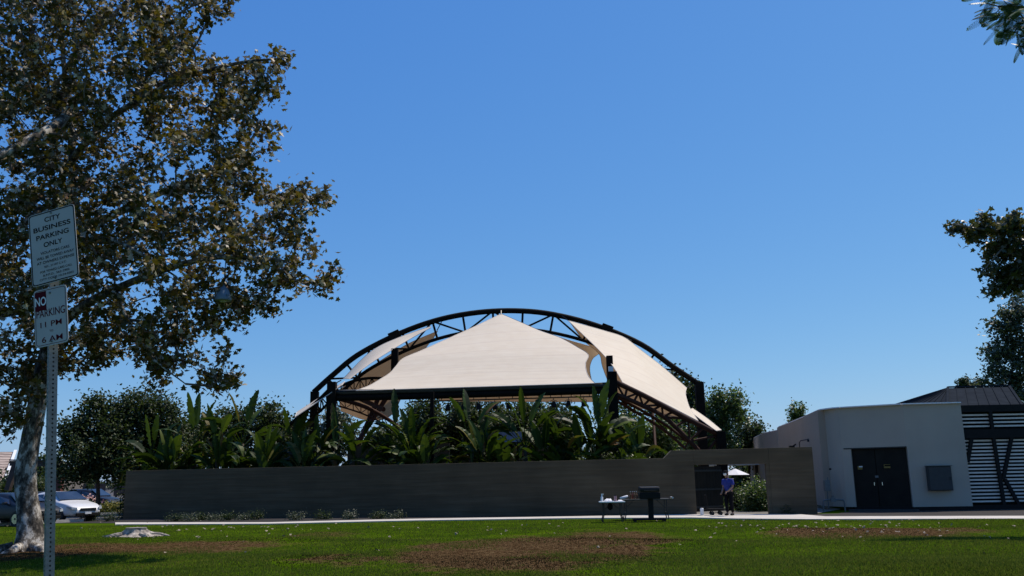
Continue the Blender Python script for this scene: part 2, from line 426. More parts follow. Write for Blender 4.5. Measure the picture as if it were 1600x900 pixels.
# ================================================================== SETTING
# worn earth patches in the lawn (centre x, y, radius x, y, strength)
def patch(px, py, rxp, py0, py1, s=1.0):
    c = G(px, py); a = G(px-rxp, py); b = G(px+rxp, py)
    return (c.x, (G(px, py0).y+G(px, py1).y)/2, abs(b.x-a.x)/2, abs(G(px, py0).y-G(px, py1).y)/2, s)
PATCHES = [patch(815, 866, 225, 838, 897), patch(960, 842, 120, 828, 858, .75), patch(1350, 832, 175, 822, 843), patch(235, 858, 190, 846, 868, .75),
           patch(505, 835, 70, 830, 842, .45), patch(70, 864, 120, 850, 880, 1.1), patch(540, 875, 90, 865, 886, .5), patch(1500, 828, 60, 822, 834, .5)]
_pr = np.random.default_rng(2); _PK = [(a_, b_, c_, f_) for f_ in (.9, 1.8, 3.5, 6) for a_, b_, c_ in [( *(lambda t_: (math.cos(t_)*f_, math.sin(t_)*f_))(_pr.uniform(0, 2*PI)), _pr.uniform(0, 6.28)) for _ in range(5)]]
def wavy(x, y): return sum(np.sin(a_*x+b_*y+c_)/(f_**.6) for a_, b_, c_, f_ in _PK)*.16
def patch_val(x, y):
    v = np.zeros_like(x)
    for cx, cy, rx, ry, s in PATCHES:
        d = ((x-cx)/rx)**2+((y-cy)/ry)**2; v = np.maximum(v, s*np.clip(1.5-d, 0, 1))
    return np.where(v > .02, v+wavy(x, y)*1.5, v)
def blade_mat(name, stops, trans, tcol):
    m = leaf_mat(name, stops, .9, trans, tcol, 0); t = m.node_tree; b = t.nodes['Principled BSDF']
    tc = N(t, 'ShaderNodeTexCoord'); n1 = N(t, 'ShaderNodeTexNoise'); n1.inputs['Scale'].default_value = .5; n1.inputs['Detail'].default_value = 6; n1.inputs['Roughness'].default_value = .65
    mp = N(t, 'ShaderNodeMapping'); mp.inputs['Scale'].default_value = (.45, 1, 1); t.links.new(tc.outputs['Object'], mp.inputs[0]); t.links.new(mp.outputs[0], n1.inputs['Vector'])
    src = b.inputs['Base Color'].links[0].from_socket; mx = N(t, 'ShaderNodeMix', data_type='RGBA', blend_type='MULTIPLY'); mx.inputs[0].default_value = 1
    t.links.new(src, mx.inputs[6]); t.links.new(ramp(t, n1.outputs[0], [(.34, (.45, .55, .5)), (.48, (.9, .95, .95)), (.56, (1.15, 1.05, 1)), (.66, (2.0, 1.5, 1.3))]), mx.inputs[7]); t.links.new(mx.outputs[2], b.inputs['Base Color'])
    return m
def lawn_mat():
    m = bpy.data.materials.new('lawn'); t, b = nodes(m)
    tc = N(t, 'ShaderNodeTexCoord'); L = t.links.new
    nz = N(t, 'ShaderNodeTexNoise'); nz.inputs['Scale'].default_value = .9; nz.inputs['Detail'].default_value = 9; nz.inputs['Roughness'].default_value = .7
    L(tc.outputs['Object'], nz.inputs['Vector'])
    nf = N(t, 'ShaderNodeTexNoise'); nf.inputs['Scale'].default_value = 9; nf.inputs['Detail'].default_value = 6; L(tc.outputs['Object'], nf.inputs['Vector'])
    nh = N(t, 'ShaderNodeTexNoise'); nh.inputs['Scale'].default_value = .35; nh.inputs['Detail'].default_value = 3; L(tc.outputs['Object'], nh.inputs['Vector'])
    acc = None
    for cx, cy, rx, ry, s in PATCHES:
        mp = N(t, 'ShaderNodeMapping'); mp.inputs['Location'].default_value = (-cx/rx, -cy/ry, 0); mp.inputs['Scale'].default_value = (1/rx, 1/ry, 0)
        L(tc.outputs['Object'], mp.inputs[0]); vl = N(t, 'ShaderNodeVectorMath', operation='LENGTH'); L(mp.outputs[0], vl.inputs[0])
        mr = N(t, 'ShaderNodeMapRange'); mr.inputs[1].default_value = .55; mr.inputs[2].default_value = 1.25; mr.inputs[3].default_value = s; mr.inputs[4].default_value = 0
        L(vl.outputs['Value'], mr.inputs[0])
        if acc is None: acc = mr.outputs[0]
        else:
            mx = N(t, 'ShaderNodeMath', operation='MAXIMUM'); L(acc, mx.inputs[0]); L(mr.outputs[0], mx.inputs[1]); acc = mx.outputs[0]
    a = N(t, 'ShaderNodeMath', operation='MULTIPLY_ADD'); L(nz.outputs[0], a.inputs[0]); a.inputs[1].default_value = 1.8; L(acc, a.inputs[2])
    a2 = N(t, 'ShaderNodeMath', operation='MULTIPLY_ADD'); L(nf.outputs[0], a2.inputs[0]); a2.inputs[1].default_value = .5; L(a.outputs[0], a2.inputs[2])
    mr = N(t, 'ShaderNodeMapRange'); mr.inputs[1].default_value = 1.42; mr.inputs[2].default_value = 1.75; L(a2.outputs[0], mr.inputs[0])
    gcol = ramp(t, nz.outputs[0], [(.3, (.025, .052, .002)), (.5, (.042, .082, .003)), (.7, (.068, .115, .004))])
    gc2 = N(t, 'ShaderNodeMix', data_type='RGBA', blend_type='MULTIPLY'); gc2.inputs[0].default_value = .7; L(gcol, gc2.inputs[6])
    L(ramp(t, nh.outputs[0], [(.35, (.7, .75, .8)), (.65, (1.3, 1.2, 1.1))]), gc2.inputs[7])
    dcol = ramp(t, nf.outputs[0], [(.35, (.030, .016, .007)), (.5, (.075, .045, .022)), (.75, (.13, .09, .045))])
    mx = N(t, 'ShaderNodeMix', data_type='RGBA'); L(mr.outputs[0], mx.inputs[0]); L(gc2.outputs[2], mx.inputs[6]); L(dcol, mx.inputs[7])
    L(mx.outputs[2], b.inputs['Base Color']); b.inputs['Roughness'].default_value = 1; b.inputs['Specular IOR Level'].default_value = 0
    bp = N(t, 'ShaderNodeBump'); bp.inputs['Strength'].default_value = .9; bp.inputs['Distance'].default_value = .06
    L(nf.outputs[0], bp.inputs['Height']); L(bp.outputs[0], b.inputs['Normal'])
    return m
MT['lawn'] = lawn_mat()
MT['blade'] = blade_mat('grass_blade', [(0, (.040, .066, .012)), (.5, (.088, .118, .020)), (.85, (.145, .165, .032)), (.95, (.14, .145, .03)), (1, (.22, .16, .06))], .35, (.16, .21, .02))
MT['dryblade'] = leaf_mat('dry_blade', [(0, (.018, .009, .004)), (.45, (.05, .028, .013)), (.8, (.10, .065, .03)), (1, (.05, .08, .005))], .9, .1, (.10, .06, .02), 0)

# ground: one sheet to the horizon, gently uneven near the camera
xs = np.concatenate([[-900, -300, -120], np.linspace(-50, 50, 101), [120, 300, 900]]); ys = np.concatenate([[-300, -60], np.linspace(-10, 38, 60), [50, 80, 150, 400, 1500]])
XX, YY = np.meshgrid(xs, ys); amp = np.clip((35-YY)/8, 0, 1)*np.clip((YY+10)/5, 0, 1)*np.clip((50-np.abs(XX))/10, 0, 1)
ZZ = amp*.03*(np.sin(XX*.9+1.3*np.sin(YY*.5))+np.sin(YY*1.1+XX*.33))-.004
nx = len(xs); ny = len(ys)
Fq = [(j*nx+i, j*nx+i+1, (j+1)*nx+i+1, (j+1)*nx+i) for j in range(ny-1) for i in range(nx-1)]
g = np_mesh('ground', np.stack([XX, YY, ZZ], -1).reshape(-1, 3), Fq, MT['lawn'], smooth=True); tag(g, kind='structure')
def sheet(name, poly, z, m, thick=0):
    mb = MB()
    if thick: mb.prism([(p[0], p[1], z-thick) for p in poly], (0, 0, thick))
    else: mb.add([(p[0], p[1], z) for p in poly], [tuple(range(len(poly)))])
    return tag(mb.build(name, m), kind='structure')
# wall line (front face) in plan
WL, WM, WR = gx(192, 46.8), gx(640, 43.2), gx(1042, 39.8)
WD = gx(1089, 39.3); WE = gx(1208, 38.4); WF = gx(1278, 37.9)
far = [(180, 817.6), (420, 817.4), (640, 812), (900, 808), (1085, 804.6), (1250, 805), (1290, 808.3), (1600, 807.6), (1800, 808)]
near = [(1800, 812.5), (1600, 812.0), (1260, 812.7), (1150, 811.6), (1080, 810), (900, 810.8), (640, 814.6), (420, 819.6), (180, 820.6)]
sheet('path', [G(*p) for p in far]+[G(*p) for p in near], .04, MT['concrete'], .06)
# planting bed strip between path and wall, courtyard behind the wall
sheet('planting_bed', [G(-300, 817.5), G(180, 817.6), G(420, 817.5), G(640, 812.1), G(900, 808.1), G(1080, 804.8), (WD.x-.1, WD.y+.02), (WR.x, WR.y+.1), (WM.x, WM.y+.1), (WL.x, WL.y+.1), (WL.x-.1, WL.y+2), G(-100, 806)], .006, MT['soil'])
sheet('planting_bed', [G(1215, 804.6), G(1250, 805), G(1290, 808.3), G(1600, 807.7), G(1900, 808.3), (28, 40.2), (15.2, 41.2), (13.4, 38.4)], .006, MT['soil'])
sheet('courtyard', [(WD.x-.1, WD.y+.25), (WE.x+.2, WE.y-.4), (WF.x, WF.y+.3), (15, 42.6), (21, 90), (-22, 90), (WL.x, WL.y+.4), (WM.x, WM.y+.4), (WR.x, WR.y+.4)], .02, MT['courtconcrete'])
sheet('car_park', [(-70, 40.5), (-23.5, 40.5), (-21, 44.4), (-22, 90), (-22.5, 150), (-120, 150)], .008, MT['asphalt'])
sheet('kerb', [(-23.6, 40.2), (-23.4, 40.2), (-20.8, 44.4), (-21, 44.4)], .13, MT['concrete'], .14)

def gz(x, y):
    a = np.clip((35-y)/8, 0, 1)*np.clip((y+10)/5, 0, 1)*np.clip((50-np.abs(x))/10, 0, 1)
    return a*.03*(np.sin(x*.9+1.3*np.sin(y*.5))+np.sin(y*1.1+x*.33))-.004
# grass
r = np.random.default_rng(11)
n = 480000
py_ = 812+ (935-812)*r.random(n)**1.25; px_ = r.uniform(-120, 1720, n)
D = np.stack([FW.x*F_PX+RT.x*(px_-800)+UP.x*(450-py_), FW.y*F_PX+RT.y*(px_-800)+UP.y*(450-py_), FW.z*F_PX+RT.z*(px_-800)+UP.z*(450-py_)], 1)
tt = -CAM_H/D[:, 2]; gxy = D[:, :2]*tt[:, None]; ok = (gxy[:, 1] < 42) & (gxy[:, 1] > 11)
gxy = gxy[ok]; pv = patch_val(gxy[:, 0], gxy[:, 1])
nearpath = np.array([[p.x, p.y] for p in (G(*q) for q in reversed(near))]); lim = np.interp(gxy[:, 0], nearpath[:, 0], nearpath[:, 1])
keep = gxy[:, 1] < lim-.05
gxy, pv = gxy[keep], pv[keep]
dens = np.sin(gxy[:, 0]*1.7+np.sin(gxy[:, 1]*1.3)*2)*.12+r.random(len(gxy))
def blades(xy, h, w, r):
    k = len(xy); a = r.uniform(0, 2*PI, k); lean = r.normal(size=(k, 2))*.35
    hh = h*(.6+.8*r.random(k)); dx = np.cos(a)*w; dy = np.sin(a)*w; zg = gz(xy[:, 0], xy[:, 1]); z0 = zg-.01
    A = np.stack([xy[:, 0]-dx, xy[:, 1]-dy, z0], 1); B = np.stack([xy[:, 0]+dx, xy[:, 1]+dy, z0], 1)
    Cc = np.stack([xy[:, 0]+lean[:, 0]*hh, xy[:, 1]+lean[:, 1]*hh, zg+hh], 1)
    return np.stack([A, B, Cc], 1).reshape(-1, 3), np.arange(3*k).reshape(-1, 3)
gm = dens > pv*1.25-.05; gr = gxy[gm]
V, T = blades(gr, .034, .0095, r); tag(np_mesh('lawn_grass', V, T, MT['blade']), 'short green lawn grass growing between the bare earth patches', 'grass', kind='stuff')
dm = (~gm) & (r.random(len(gxy)) < .5); V, T = blades(gxy[dm], .018, .011, r)
tag(np_mesh('dry_grass', V, T, MT['dryblade']), 'dead brown grass stubble on the bare earth patches', 'dry grass', kind='stuff')

# ================================================================== CONCRETE WALL
def wall():
    t = empty('concrete_wall', WM, 'long low board marked concrete wall with a doorway opening, in front of the planting', 'wall')
    th = Vector((0, .3, 0)); H1, H2 = 2.41, 2.73
    def seg(a, b, h0a, h1a, h0b=None, h1b=None, nm='wall_panel'):
        h0b = h0a if h0b is None else h0b; h1b = h1a if h1b is None else h1b
        mb = MB(); q = [a+Vector((0, 0, h0a)), b+Vector((0, 0, h0b)), b+Vector((0, 0, h1b)), a+Vector((0, 0, h1a))]
        mb.prism(q, th); return mb.build(nm, MT['wall'], t, bevel=.012)
    ramp_end = gx(1054, 39.7)
    line = [(p, H1) for p in catmull([WL, WM, WR], 14)]+[(ramp_end, H2), (WD, H2)]
    mb = MB()
    for p, h_ in line: mb.v += [p+Vector((0, 0, -.1)), p+Vector((0, 0, h_)), p+th+Vector((0, 0, h_)), p+th+Vector((0, 0, -.1))]
    for i in range(len(line)-1):
        a = i*4; mb.f += [(a+k, a+(k+1) % 4, a+4+(k+1) % 4, a+4+k) for k in range(4)]
    mb.f += [(0, 1, 2, 3), tuple(len(mb.v)-4+k for k in (3, 2, 1, 0))]
    mb.build('wall_panel', MT['wall'], t, bevel=.012)
    seg(WE, WF, -.1, H2, nm='wall_panel')
    seg(WD+Vector((.004, 0, 0)), WE-Vector((.004, 0, 0)), 2.09, H2-.003, nm='lintel')
    # end return of the doorway
    MB().box(WE.x-.12, WE.x-.004, WE.y+.02, WE.y+.3, -.1, 2.085).build('jamb', MT['wall'], t)
    MB().box(WD.x-.3, WD.x+.02, WD.y+.305, WD.y+3.0, -.1, 2.2).build('return_wall', MT['wall'], t)
    return t
wall()
# dark open gate leaf inside the doorway
def gate():
    a = WD+Vector((.06, .6, .05)); b = gx(1131, 40.9)
    t = empty('courtyard_gate', a, 'tall dark gate leaf standing open inside the wall opening', 'gate')
    b = Vector((b.x, b.y, .05)); up = Vector((0, 0, 1))
    mb = MB(); d = (b-a)/9; nrm = d.cross(up).normalized()*.02
    for i in range(9):
        p = a+d*i; q = p+d*.94; mb.prism([p+up*.06, q+up*.06, q+up*1.98, p+up*1.98], nrm)
    mb.build('boards', MT['darkwood'], t)
    off = nrm*1.8
    for z in (.25, 1.0, 1.8): MB().bar(a+off+up*z, b+off+up*z, .03, .08).build('rail', MT['blackmetal'], t)
    return t
gate()

# ================================================================== WHITE BUILDING
def building():
    H = 4.54
    px_ = lambda x, y, Y: P(x, y, Y).x
    X = [(28, 39.4), (px_(1411, 640, 39.7), 39.7), (px_(1322, 643, 41), 41), (px_(1288, 644, 42.2), 42.2), (px_(1264, 656, 47), 47), (px_(1222, 672, 57), 57)]; X6 = (px_(1221, 678, 59.6), 59.6); X7 = (px_(1199, 680, 63.5), 63.5); X8 = (px_(1173, 692, 76.5), 76.5)
    X[0] = (P(1501, 634, 39.45).x, 39.45)
    t = empty('stucco_building', (X[1][0], X[1][1], 0), 'white stucco utility building with tapering walls and dark double door', 'building')
    batter = .0
    def face(a, b, z0, z1, m, nm='wall', tk=.3, holes=None):
        a = Vector((*a, 0)); b = Vector((*b, 0)); n_ = (b-a).cross(Vector((0, 0, 1))).normalized()
        if n_.y < 0: n_ = -n_
        mb = MB(); up = Vector((0, 0, 1))
        d = b-a
        if holes:
            u0, u1, hz = holes
            for (ua, ub, za, zb) in ((0, u0, z0, z1), (u1, 1, z0, z1), (u0, u1, hz, z1)):
                mb.prism([a+d*ua+up*za, a+d*ub+up*za, a+d*ub+up*zb, a+d*ua+up*zb], n_*tk)
        else: mb.prism([a+up*z0, b+up*z0, b+up*z1, a+up*z1], n_*tk)
        return mb.build(nm, m, t)
    xr = X[0]; xc = X[1]; xl = X[2]
    # front face from the louvre screen to the corner, with the door opening
    dl, dr = P(1327, 750, 40.9).x, P(1424, 790, 39.8).x
    face(xc, (xr[0], xr[1]), .16, H, MT['stucco'])
    u1 = (xc[0]-dl)/(xc[0]-xl[0]); 
    # door opening spans from xl+ to xc
    face(xl, xc, .16, H, MT['stucco'], holes=(max(.02, (dl-xl[0])/(xc[0]-xl[0])), .998, 2.69))
    c = catmull([(X[2][0], X[2][1], 0), ((X[2][0]*.45+X[3][0]*.55)-.03, X[2][1]+.3, 0), (X[3][0], X[3][1], 0)], 6)
    for a, b in zip(c[:-1], c[1:]): face((a.x, a.y), (b.x, b.y), .16, H, MT['stucco'], 'corner_wall', .2)
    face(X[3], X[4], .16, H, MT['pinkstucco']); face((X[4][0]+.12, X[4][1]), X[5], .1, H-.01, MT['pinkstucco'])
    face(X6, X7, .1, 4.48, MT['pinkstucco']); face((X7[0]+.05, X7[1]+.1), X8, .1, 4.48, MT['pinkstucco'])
    # dark plinth
    mb = MB()
    for a, b in ((xl, xc), (xc, xr)):
        a = Vector((*a, 0)); b = Vector((*b, 0)); mb.prism([a+Vector((0, -.03, -.1)), b+Vector((0, -.03, -.1)), b+Vector((0, -.03, .16)), a+Vector((0, -.03, .16))], (0, .25, 0))
    mb.build('plinth', MT['black'], t)
    # parapet cap
    mb = MB(); ring = [xr, xc, xl]+[(p.x, p.y) for p in c]+[X[4], X[5]]
    for a, b in zip(ring[:-1], ring[1:]):
        if (Vector(b)-Vector(a)).length > .02:
            mb.bar((a[0], a[1]+.1, H+.025), (b[0], b[1]+.1, H+.025), .42, .05)
    mb.bar((*X6, 4.51), (*X7, 4.51), .4, .05); mb.bar((X7[0], X7[1]+.1, 4.51), (*X8, 4.51), .4, .05)
    mb.build('parapet_cap', MT['cap'], t)
    # flat roof deck
    MB().add([(xr[0], xr[1]+.3, H-.3), (xc[0], xc[1]+.3, H-.3), (xl[0]+.3, xl[1]+.3, H-.3), (X[3][0]+.4, 42.6, H-.3), (X[5][0]+.4, 57, H-.3), (28, 57, H-.3), (28, 39.8, H-.3)], [tuple(range(7))]).build('roof_deck', MT['grey'], t)
    # double door
    a = Vector((dl, 0, 0)); f = (dl-xl[0])/(xc[0]-xl[0]); a = Vector((dl, xl[1]+(xc[1]-xl[1])*f, 0)); b = Vector((xc[0], xc[1], 0)); d = b-a
    for k in (0, 1):
        p = a+d*(.01+.495*k)+Vector((0, .12, .08)); q = p+d*.485
        o = MB().prism([p, q, q+Vector((0, 0, 2.59)), p+Vector((0, 0, 2.59))], (0, .06, 0)).build('door', MT['darkwood'], t, bevel=.008)
        o['label'] = ['left dark door leaf with a yellow notice', 'right dark door leaf with a yellow notice'][k]
        s_ = p.lerp(q, .88 if k == 0 else .12)+Vector((0, -.05, 1.0)); MB().bar(s_, s_+Vector((0, 0, .14)), .03).build('handle', MT['chrome'], o)
        s_ = p.lerp(q, [.52, .42][k])+Vector((0, -.012, 0))
        zc = [1.88, 1.92][k]; hw = [.17, .24][k]
        nt_ = MB().box(s_.x-hw, s_.x+hw, s_.y-.01, s_.y, zc-.10, zc+.06).build('notice', MT['yellow'], o)
        MB().box(s_.x-hw*.9, s_.x+hw*.9, s_.y-.014, s_.y-.0105, zc-.02, zc+.04).build('notice_band', MT['signblack'], nt_) if k else MB().box(s_.x-hw*.7, s_.x+hw*.7, s_.y-.014, s_.y-.0105, zc-.0, zc+.05).build('notice_band', MT['white'], nt_)
    p = a+d*.5+Vector((0, .1, 1.46)); MB().box(p.x-.1, p.x+.1, p.y-.01, p.y+.0, p.z-.05, p.z+.05).build('door_plate', MT['galv'], t)
    MB().bar(a+Vector((-.02, .05, 2.71)), b+Vector((0, .05, 2.71)), .1, .05).build('door_lintel', MT['blackmetal'], t)
    MB().bar(a+Vector((-.1, -.25, .03)), b+Vector((.1, -.25, .03)), .6, .06).build('door_step', MT['grey'], t)
    MB().prism([a+Vector((-.1, .21, 0)), b+Vector((.1, .21, 0)), b+Vector((.1, .21, 2.8)), a+Vector((-.1, .21, 2.8))], (0, .05, 0)).build('door_light_stop', MT['darkwood'], t)  # panel added behind the leaves to stop light leaking through the gaps
    return t, xr
bld, XR = building()

def hip_roof():
    e = 4.21
    ridge0 = P(1481, 606.5, 48); ridge1 = P(1577, 604, 48)
    c0 = P(1478, 641, 41.7); 
    fl = Vector((c0.x-.2, 41.1, e)); fr = P(1604, 640, 41.1); fr = Vector((fr.x, 41.1, e))
    fl = Vector((P(1480, 641, 41.1).x, 41.1, e))
    bl = P(1268, 640, 54.4); bl = Vector((bl.x, 54.4, e)); br = Vector((fr.x+2, 54.4, e))
    # hip: front-left corner under the ridge start
    t = empty('metal_roof', (ridge0.x, 44.7, e), 'charcoal standing seam hip roof above the white utility building', 'roof')
    up = Vector((0, 0, .06))
    def panel(poly, nseam, a0, a1, b0, b1):
        o = MB().prism(poly, (0, 0, -.08)).build('roof_panel', MT['roofm'], t)
        mb = MB()
        for i in range(nseam+1):
            f = i/nseam; p = a0.lerp(a1, f); q = b0.lerp(b1, f)
            if (p-q).length > .3: mb.bar(p+up*.3, q+up*.3, .03, .045)
        mb.build('seams', MT['roofm'], o)
    panel([fl, fr, ridge1, ridge0], 7, fl, fr, ridge0, ridge1)
    panel([fl, ridge0, bl], 12, fl, bl, ridge0, ridge0)
    panel([fr, br, ridge1], 8, fr, br, ridge1, ridge1)
    panel([bl, ridge0, ridge1, br], 7, bl, br, ridge0, ridge1)
    MB().bar(ridge0+up, ridge1+up, .2, .07).build('ridge_cap', MT['roofm'], t)
    MB().bar(fl+Vector((0, -.05, -.05)), fr+Vector((0, -.05, -.05)), .1, .12).build('gutter', MT['galv'], t)
    mb = MB().bar(fl+up*.6, ridge0+up*.6, .12, .06).bar(fr+up*.6, ridge1+up*.6, .12, .06); mb.build('hip_cap', MT['roofm'], t)
    mb = MB().box(fl.x+.5, fr.x-.3, 42.8, 53, 3.5, e-.1).build('roof_base', MT['darkwood'], t)
MT['roofm'] = mat('roof_metal', (.024, .029, .036), .95, 0, .15, 2, spec=0)
hip_roof()

def louvre():
    x0 = XR[0]+.02; x1 = x0+4.9; Y = 39.7
    t = empty('louvre_screen', (x0, Y, 0), 'dark steel frame with pale horizontal slats beside the white building', 'screen')
    mb = MB().box(x0, x1, Y-.1, Y+.1, 4.156, 4.454).build('top_beam', MT['black'], t)
    MB().box(x0, x1, Y-.12, Y+.12, 3.02, 3.41).build('middle_beam', MT['black'], t)
    MB().box(x0, x1, Y-.12, Y+.12, -.05, .19).build('plinth', MT['black'], t)
    def slats(z0, z1, n_):
        for i in range(n_):
            z = z0+(z1-z0)*i/(n_-1)
            MB().box(x0+.02, x1-.02, Y+.02, Y+.09, z-.035, z+.035).build('slat', MT['slat'], t)
    slats(.34, 2.92, 18); slats(3.54, 4.03, 4)
    # slanting V posts
    for a, b in (((.38, 3.02), (.08, 2.0)), ((1.33, 3.02), (1.42, .19)), ((2.12, 3.02), (1.52, 1.25)), ((1.33, 4.156), (1.33, 3.41)), ((1.6, 1.25), (2.05, .19)), ((3.6, 3.02), (3.4, .19)), ((3.5, 4.156), (3.5, 3.41))):
        MB().bar((x0+a[0], Y-.06, a[1]), (x0+b[0], Y-.06, b[1]), .14, .1, up=Vector((0, 1, 0))).build('slanted_post', MT['black'], t)
    MB().box(x0+.05, x1, Y+.9, Y+1.0, 0, 4.15).build('shadow_panel', MT['darkwood'], t)  # dark sheet added to stand in for the shadow behind the slats
    return t
MT['slat'] = mat('pale_slat', (.72, .64, .54), .7, var=.08)
louvre()
# neighbouring white block at the frame edge
o = MB().box(XR[0]+5.0, XR[0]+8.5, 39.3, 44.7, .1, 4.69).build('stucco_block', MT['stucco']); tag(o, 'white stucco block past the right end of the slatted screen', 'building')
# electrical cabinet
def cabinet():
    a = P(1451, 767, 39.5); b = P(1482, 728, 39.5); Y = 39.56
    t = empty('electrical_cabinet', (a.x, Y, a.z), 'grey metal electrical cabinet fixed on the white wall right of the dark doors', 'cabinet')
    MB().box(a.x, b.x+.03, Y-.2, Y, a.z, b.z).build('box', MT['grey'], t, bevel=.01)
    MB().box(a.x+.03, b.x, Y-.225, Y-.203, a.z+.03, b.z-.03).build('cover', MT['grey'], t, bevel=.006)
    MB().box(b.x-.08, b.x-.05, Y-.25, Y-.227, a.z+.45, a.z+.58).build('handle', MT['blackmetal'], t)
    MB().bar((a.x-.04, Y-.12, b.z+.012), (b.x+.07, Y-.12, b.z+.012), .28, .02).build('drip_cap', MT['grey'], t)
cabinet()
def small_fixtures():
    # meter box and conduit by the corner
    p = P(1290, 760, 41.6)
    t = empty('meter_box', p, 'small grey meter box with conduit low on the white corner', 'meter')
    MB().box(p.x-.1, p.x+.14, p.y-.22, p.y, p.z-.2, p.z+.28).build('box', MT['galv'], t, bevel=.01)
    MB().tube([(p.x+.02, p.y-.1, p.z-.2), (p.x+.02, p.y-.1, .1)], .025, 6).build('conduit', MT['galv'], t); MB().tube([(p.x+.09, p.y-.1, p.z+.28), (p.x+.09, p.y-.1, p.z+.4)], .02, 6).build('conduit', MT['galv'], t)
    p = P(1302, 789, 40.3); t = empty('backflow_pipe', (p.x, p.y, 0), 'low grey water pipe loop at the foot of the white wall', 'pipe')
    MB().tube(catmull([(p.x-.45, p.y, 0), (p.x-.42, p.y, .42), (p.x-.3, p.y, .5), (p.x+.35, p.y, .5), (p.x+.48, p.y, .42), (p.x+.5, p.y, 0)], 20), .035, 8).build('pipe', MT['galv'], t)
    MB().box(p.x-.1, p.x+.1, p.y-.07, p.y+.07, .42, .6).tube([(p.x, p.y, .58), (p.x, p.y, .68)], .06, 8).build('valve', MT['galv'], t)
    # wall lamp (black) and gooseneck pipe
    p = P(1237, 698, 47.5); wx = 14.15; t = empty('flood_light', p, 'small black floodlight on the receding side of the white building', 'light')
    MB().box(p.x-.12, p.x+.12, p.y-.14, p.y+.14, p.z-.13, p.z+.06, None).build('housing', MT['black'], t, bevel=.02)
    MB().tube([(p.x, p.y, p.z), (p.x+.25, p.y+.1, p.z+.12)], .04, 6).build('bracket', MT['black'], t)
    p = P(1250, 705, 46); t = empty('gooseneck_pipe', p, 'thin dark bent pipe on the white wall beside the floodlight', 'pipe')
    MB().tube([p-Vector((0, 0, .5)), p+Vector((0, 0, .42)), p+Vector((.06, -.03, .52)), p+Vector((.3, -.4, .56))], .022, 6).build('pipe', MT['blackmetal'], t)
    MB().lathe([(.05, 0), (.07, -.1), (.02, .05)], 8, p+Vector((.32, -.42, .55))).build('cap', MT['blackmetal'], t)
    p = P(1296, 733, 41.5); tag(MB().lathe([(.04, -.04), (.06, 0), (.04, .04)], 10, p-Vector((0, .1, 0))).build('wall_bell', MT['black']), 'tiny round black fitting on the rounded white corner', 'fitting')
small_fixtures()

# ================================================================== CANOPY
CAN = empty('tensile_canopy', (0, 50, 0), 'large beige fabric sail canopy under a dark steel arch truss over the stage', 'canopy')
def surf(A, B, nu=28, nv=20, bow=None):
    A = catmull(A, nu) if len(A) > 2 else [A[0].lerp(A[1], i/(nu-1)) for i in range(nu)]
    B = catmull(B, nu) if len(B) > 2 else [B[0].lerp(B[1], i/(nu-1)) for i in range(nu)]
    V = []; 
    for j in range(nv):
        v = j/(nv-1)
        for i in range(nu):
            u = i/(nu-1); p = A[i].lerp(B[i], v)
            if bow: p = p+Vector(bow)*(4*v*(1-v))*math.sin(PI*u)**.7
            V.append(p)
    return V, nu, nv
def sail(A, B, nu=28, nv=20, bow=None, label=None, swap=False):
    V, nu, nv = surf(A, B, nu, nv, bow)
    F_ = [(j*nu+i, j*nu+i+1, (j+1)*nu+i+1, (j+1)*nu+i) for j in range(nv-1) for i in range(nu-1)]
    me = bpy.data.meshes.new('fabric_sail'); off = Vector(CAN.location)
    me.from_pydata([tuple(v-off) for v in V], [], F_)
    uv = me.uv_layers.new(name='UVMap')
    for pl in me.polygons:
        for li in pl.loop_indices:
            vi = me.loops[li].vertex_index; u, v = (vi % nu)/(nu-1), (vi//nu)/(nv-1)
            uv.data[li].uv = (v, u) if swap else (u, v)
    me.polygons.foreach_set('use_smooth', [True]*len(me.polygons)); me.materials.append(MT['sail'])
    o = bpy.data.objects.new('fabric_sail', me); link(o, CAN)
    if label: o['label'] = label
    # hem cable round the edge
    ring = [V[i] for i in range(nu)]+[V[(j+1)*nu-1] for j in range(1, nv)]+[V[(nv-1)*nu+i] for i in range(nu-2, -1, -1)]+[V[j*nu] for j in range(nv-2, 0, -1)]
    clean = [ring[0]]
    for p in ring[1:]:
        if (p-clean[-1]).length > .02: clean.append(p)
    MB().tube(clean, .022, 4).build('edge_cable', MT['hem'], o)
    return o
MT['hem'] = mat('sail_hem', (.5, .44, .38), .7)
YA = 60.0
outer = [(490, 613), (520, 586), (560, 554), (620, 523), (680, 501), (740, 489), (800, 485.5), (860, 490.5), (930, 508), (1000, 537), (1050, 572), (1090, 599)]
OUT = catmull([P(x, y, YA) for x, y in outer], 57)
inn = []
for i in range(57):
    d = (OUT[min(i+1, 56)]-OUT[max(i-1, 0)]).normalized(); inn.append(OUT[i]+Vector((d.z, 0, -d.x))*1.25)
MB().tube(OUT, .185, 10).build('arch_chord', MT['steel'], CAN, smooth=True)
MB().tube(inn[1:-1], .115, 10).build('arch_chord', MT['steel'], CAN, smooth=True)
mb = MB()
for k, i in enumerate(range(2, 56, 2)):
    if k % 1 == 0 and i % 4 == 0: mb.tube([OUT[i], inn[i]], .075, 6)
    if i % 4 == 0 and i+4 < 56:
        a, b = (OUT[i], inn[i+4]) if (i//4) % 2 else (inn[i], OUT[i+4]); mb.tube([a, b], .065, 6)
mb.build('arch_web', MT['steel'], CAN)
for px, py in ((619, 524), (954, 515)):
    p = P(px, py, YA); i = min(range(57), key=lambda i: (OUT[i]-p).length); d = (OUT[i+1]-OUT[i-1]).normalized()
    MB().bar(OUT[i]-d*.38, OUT[i]+d*.38, .6, .52).build('joint_plate', MT['steel'], CAN)
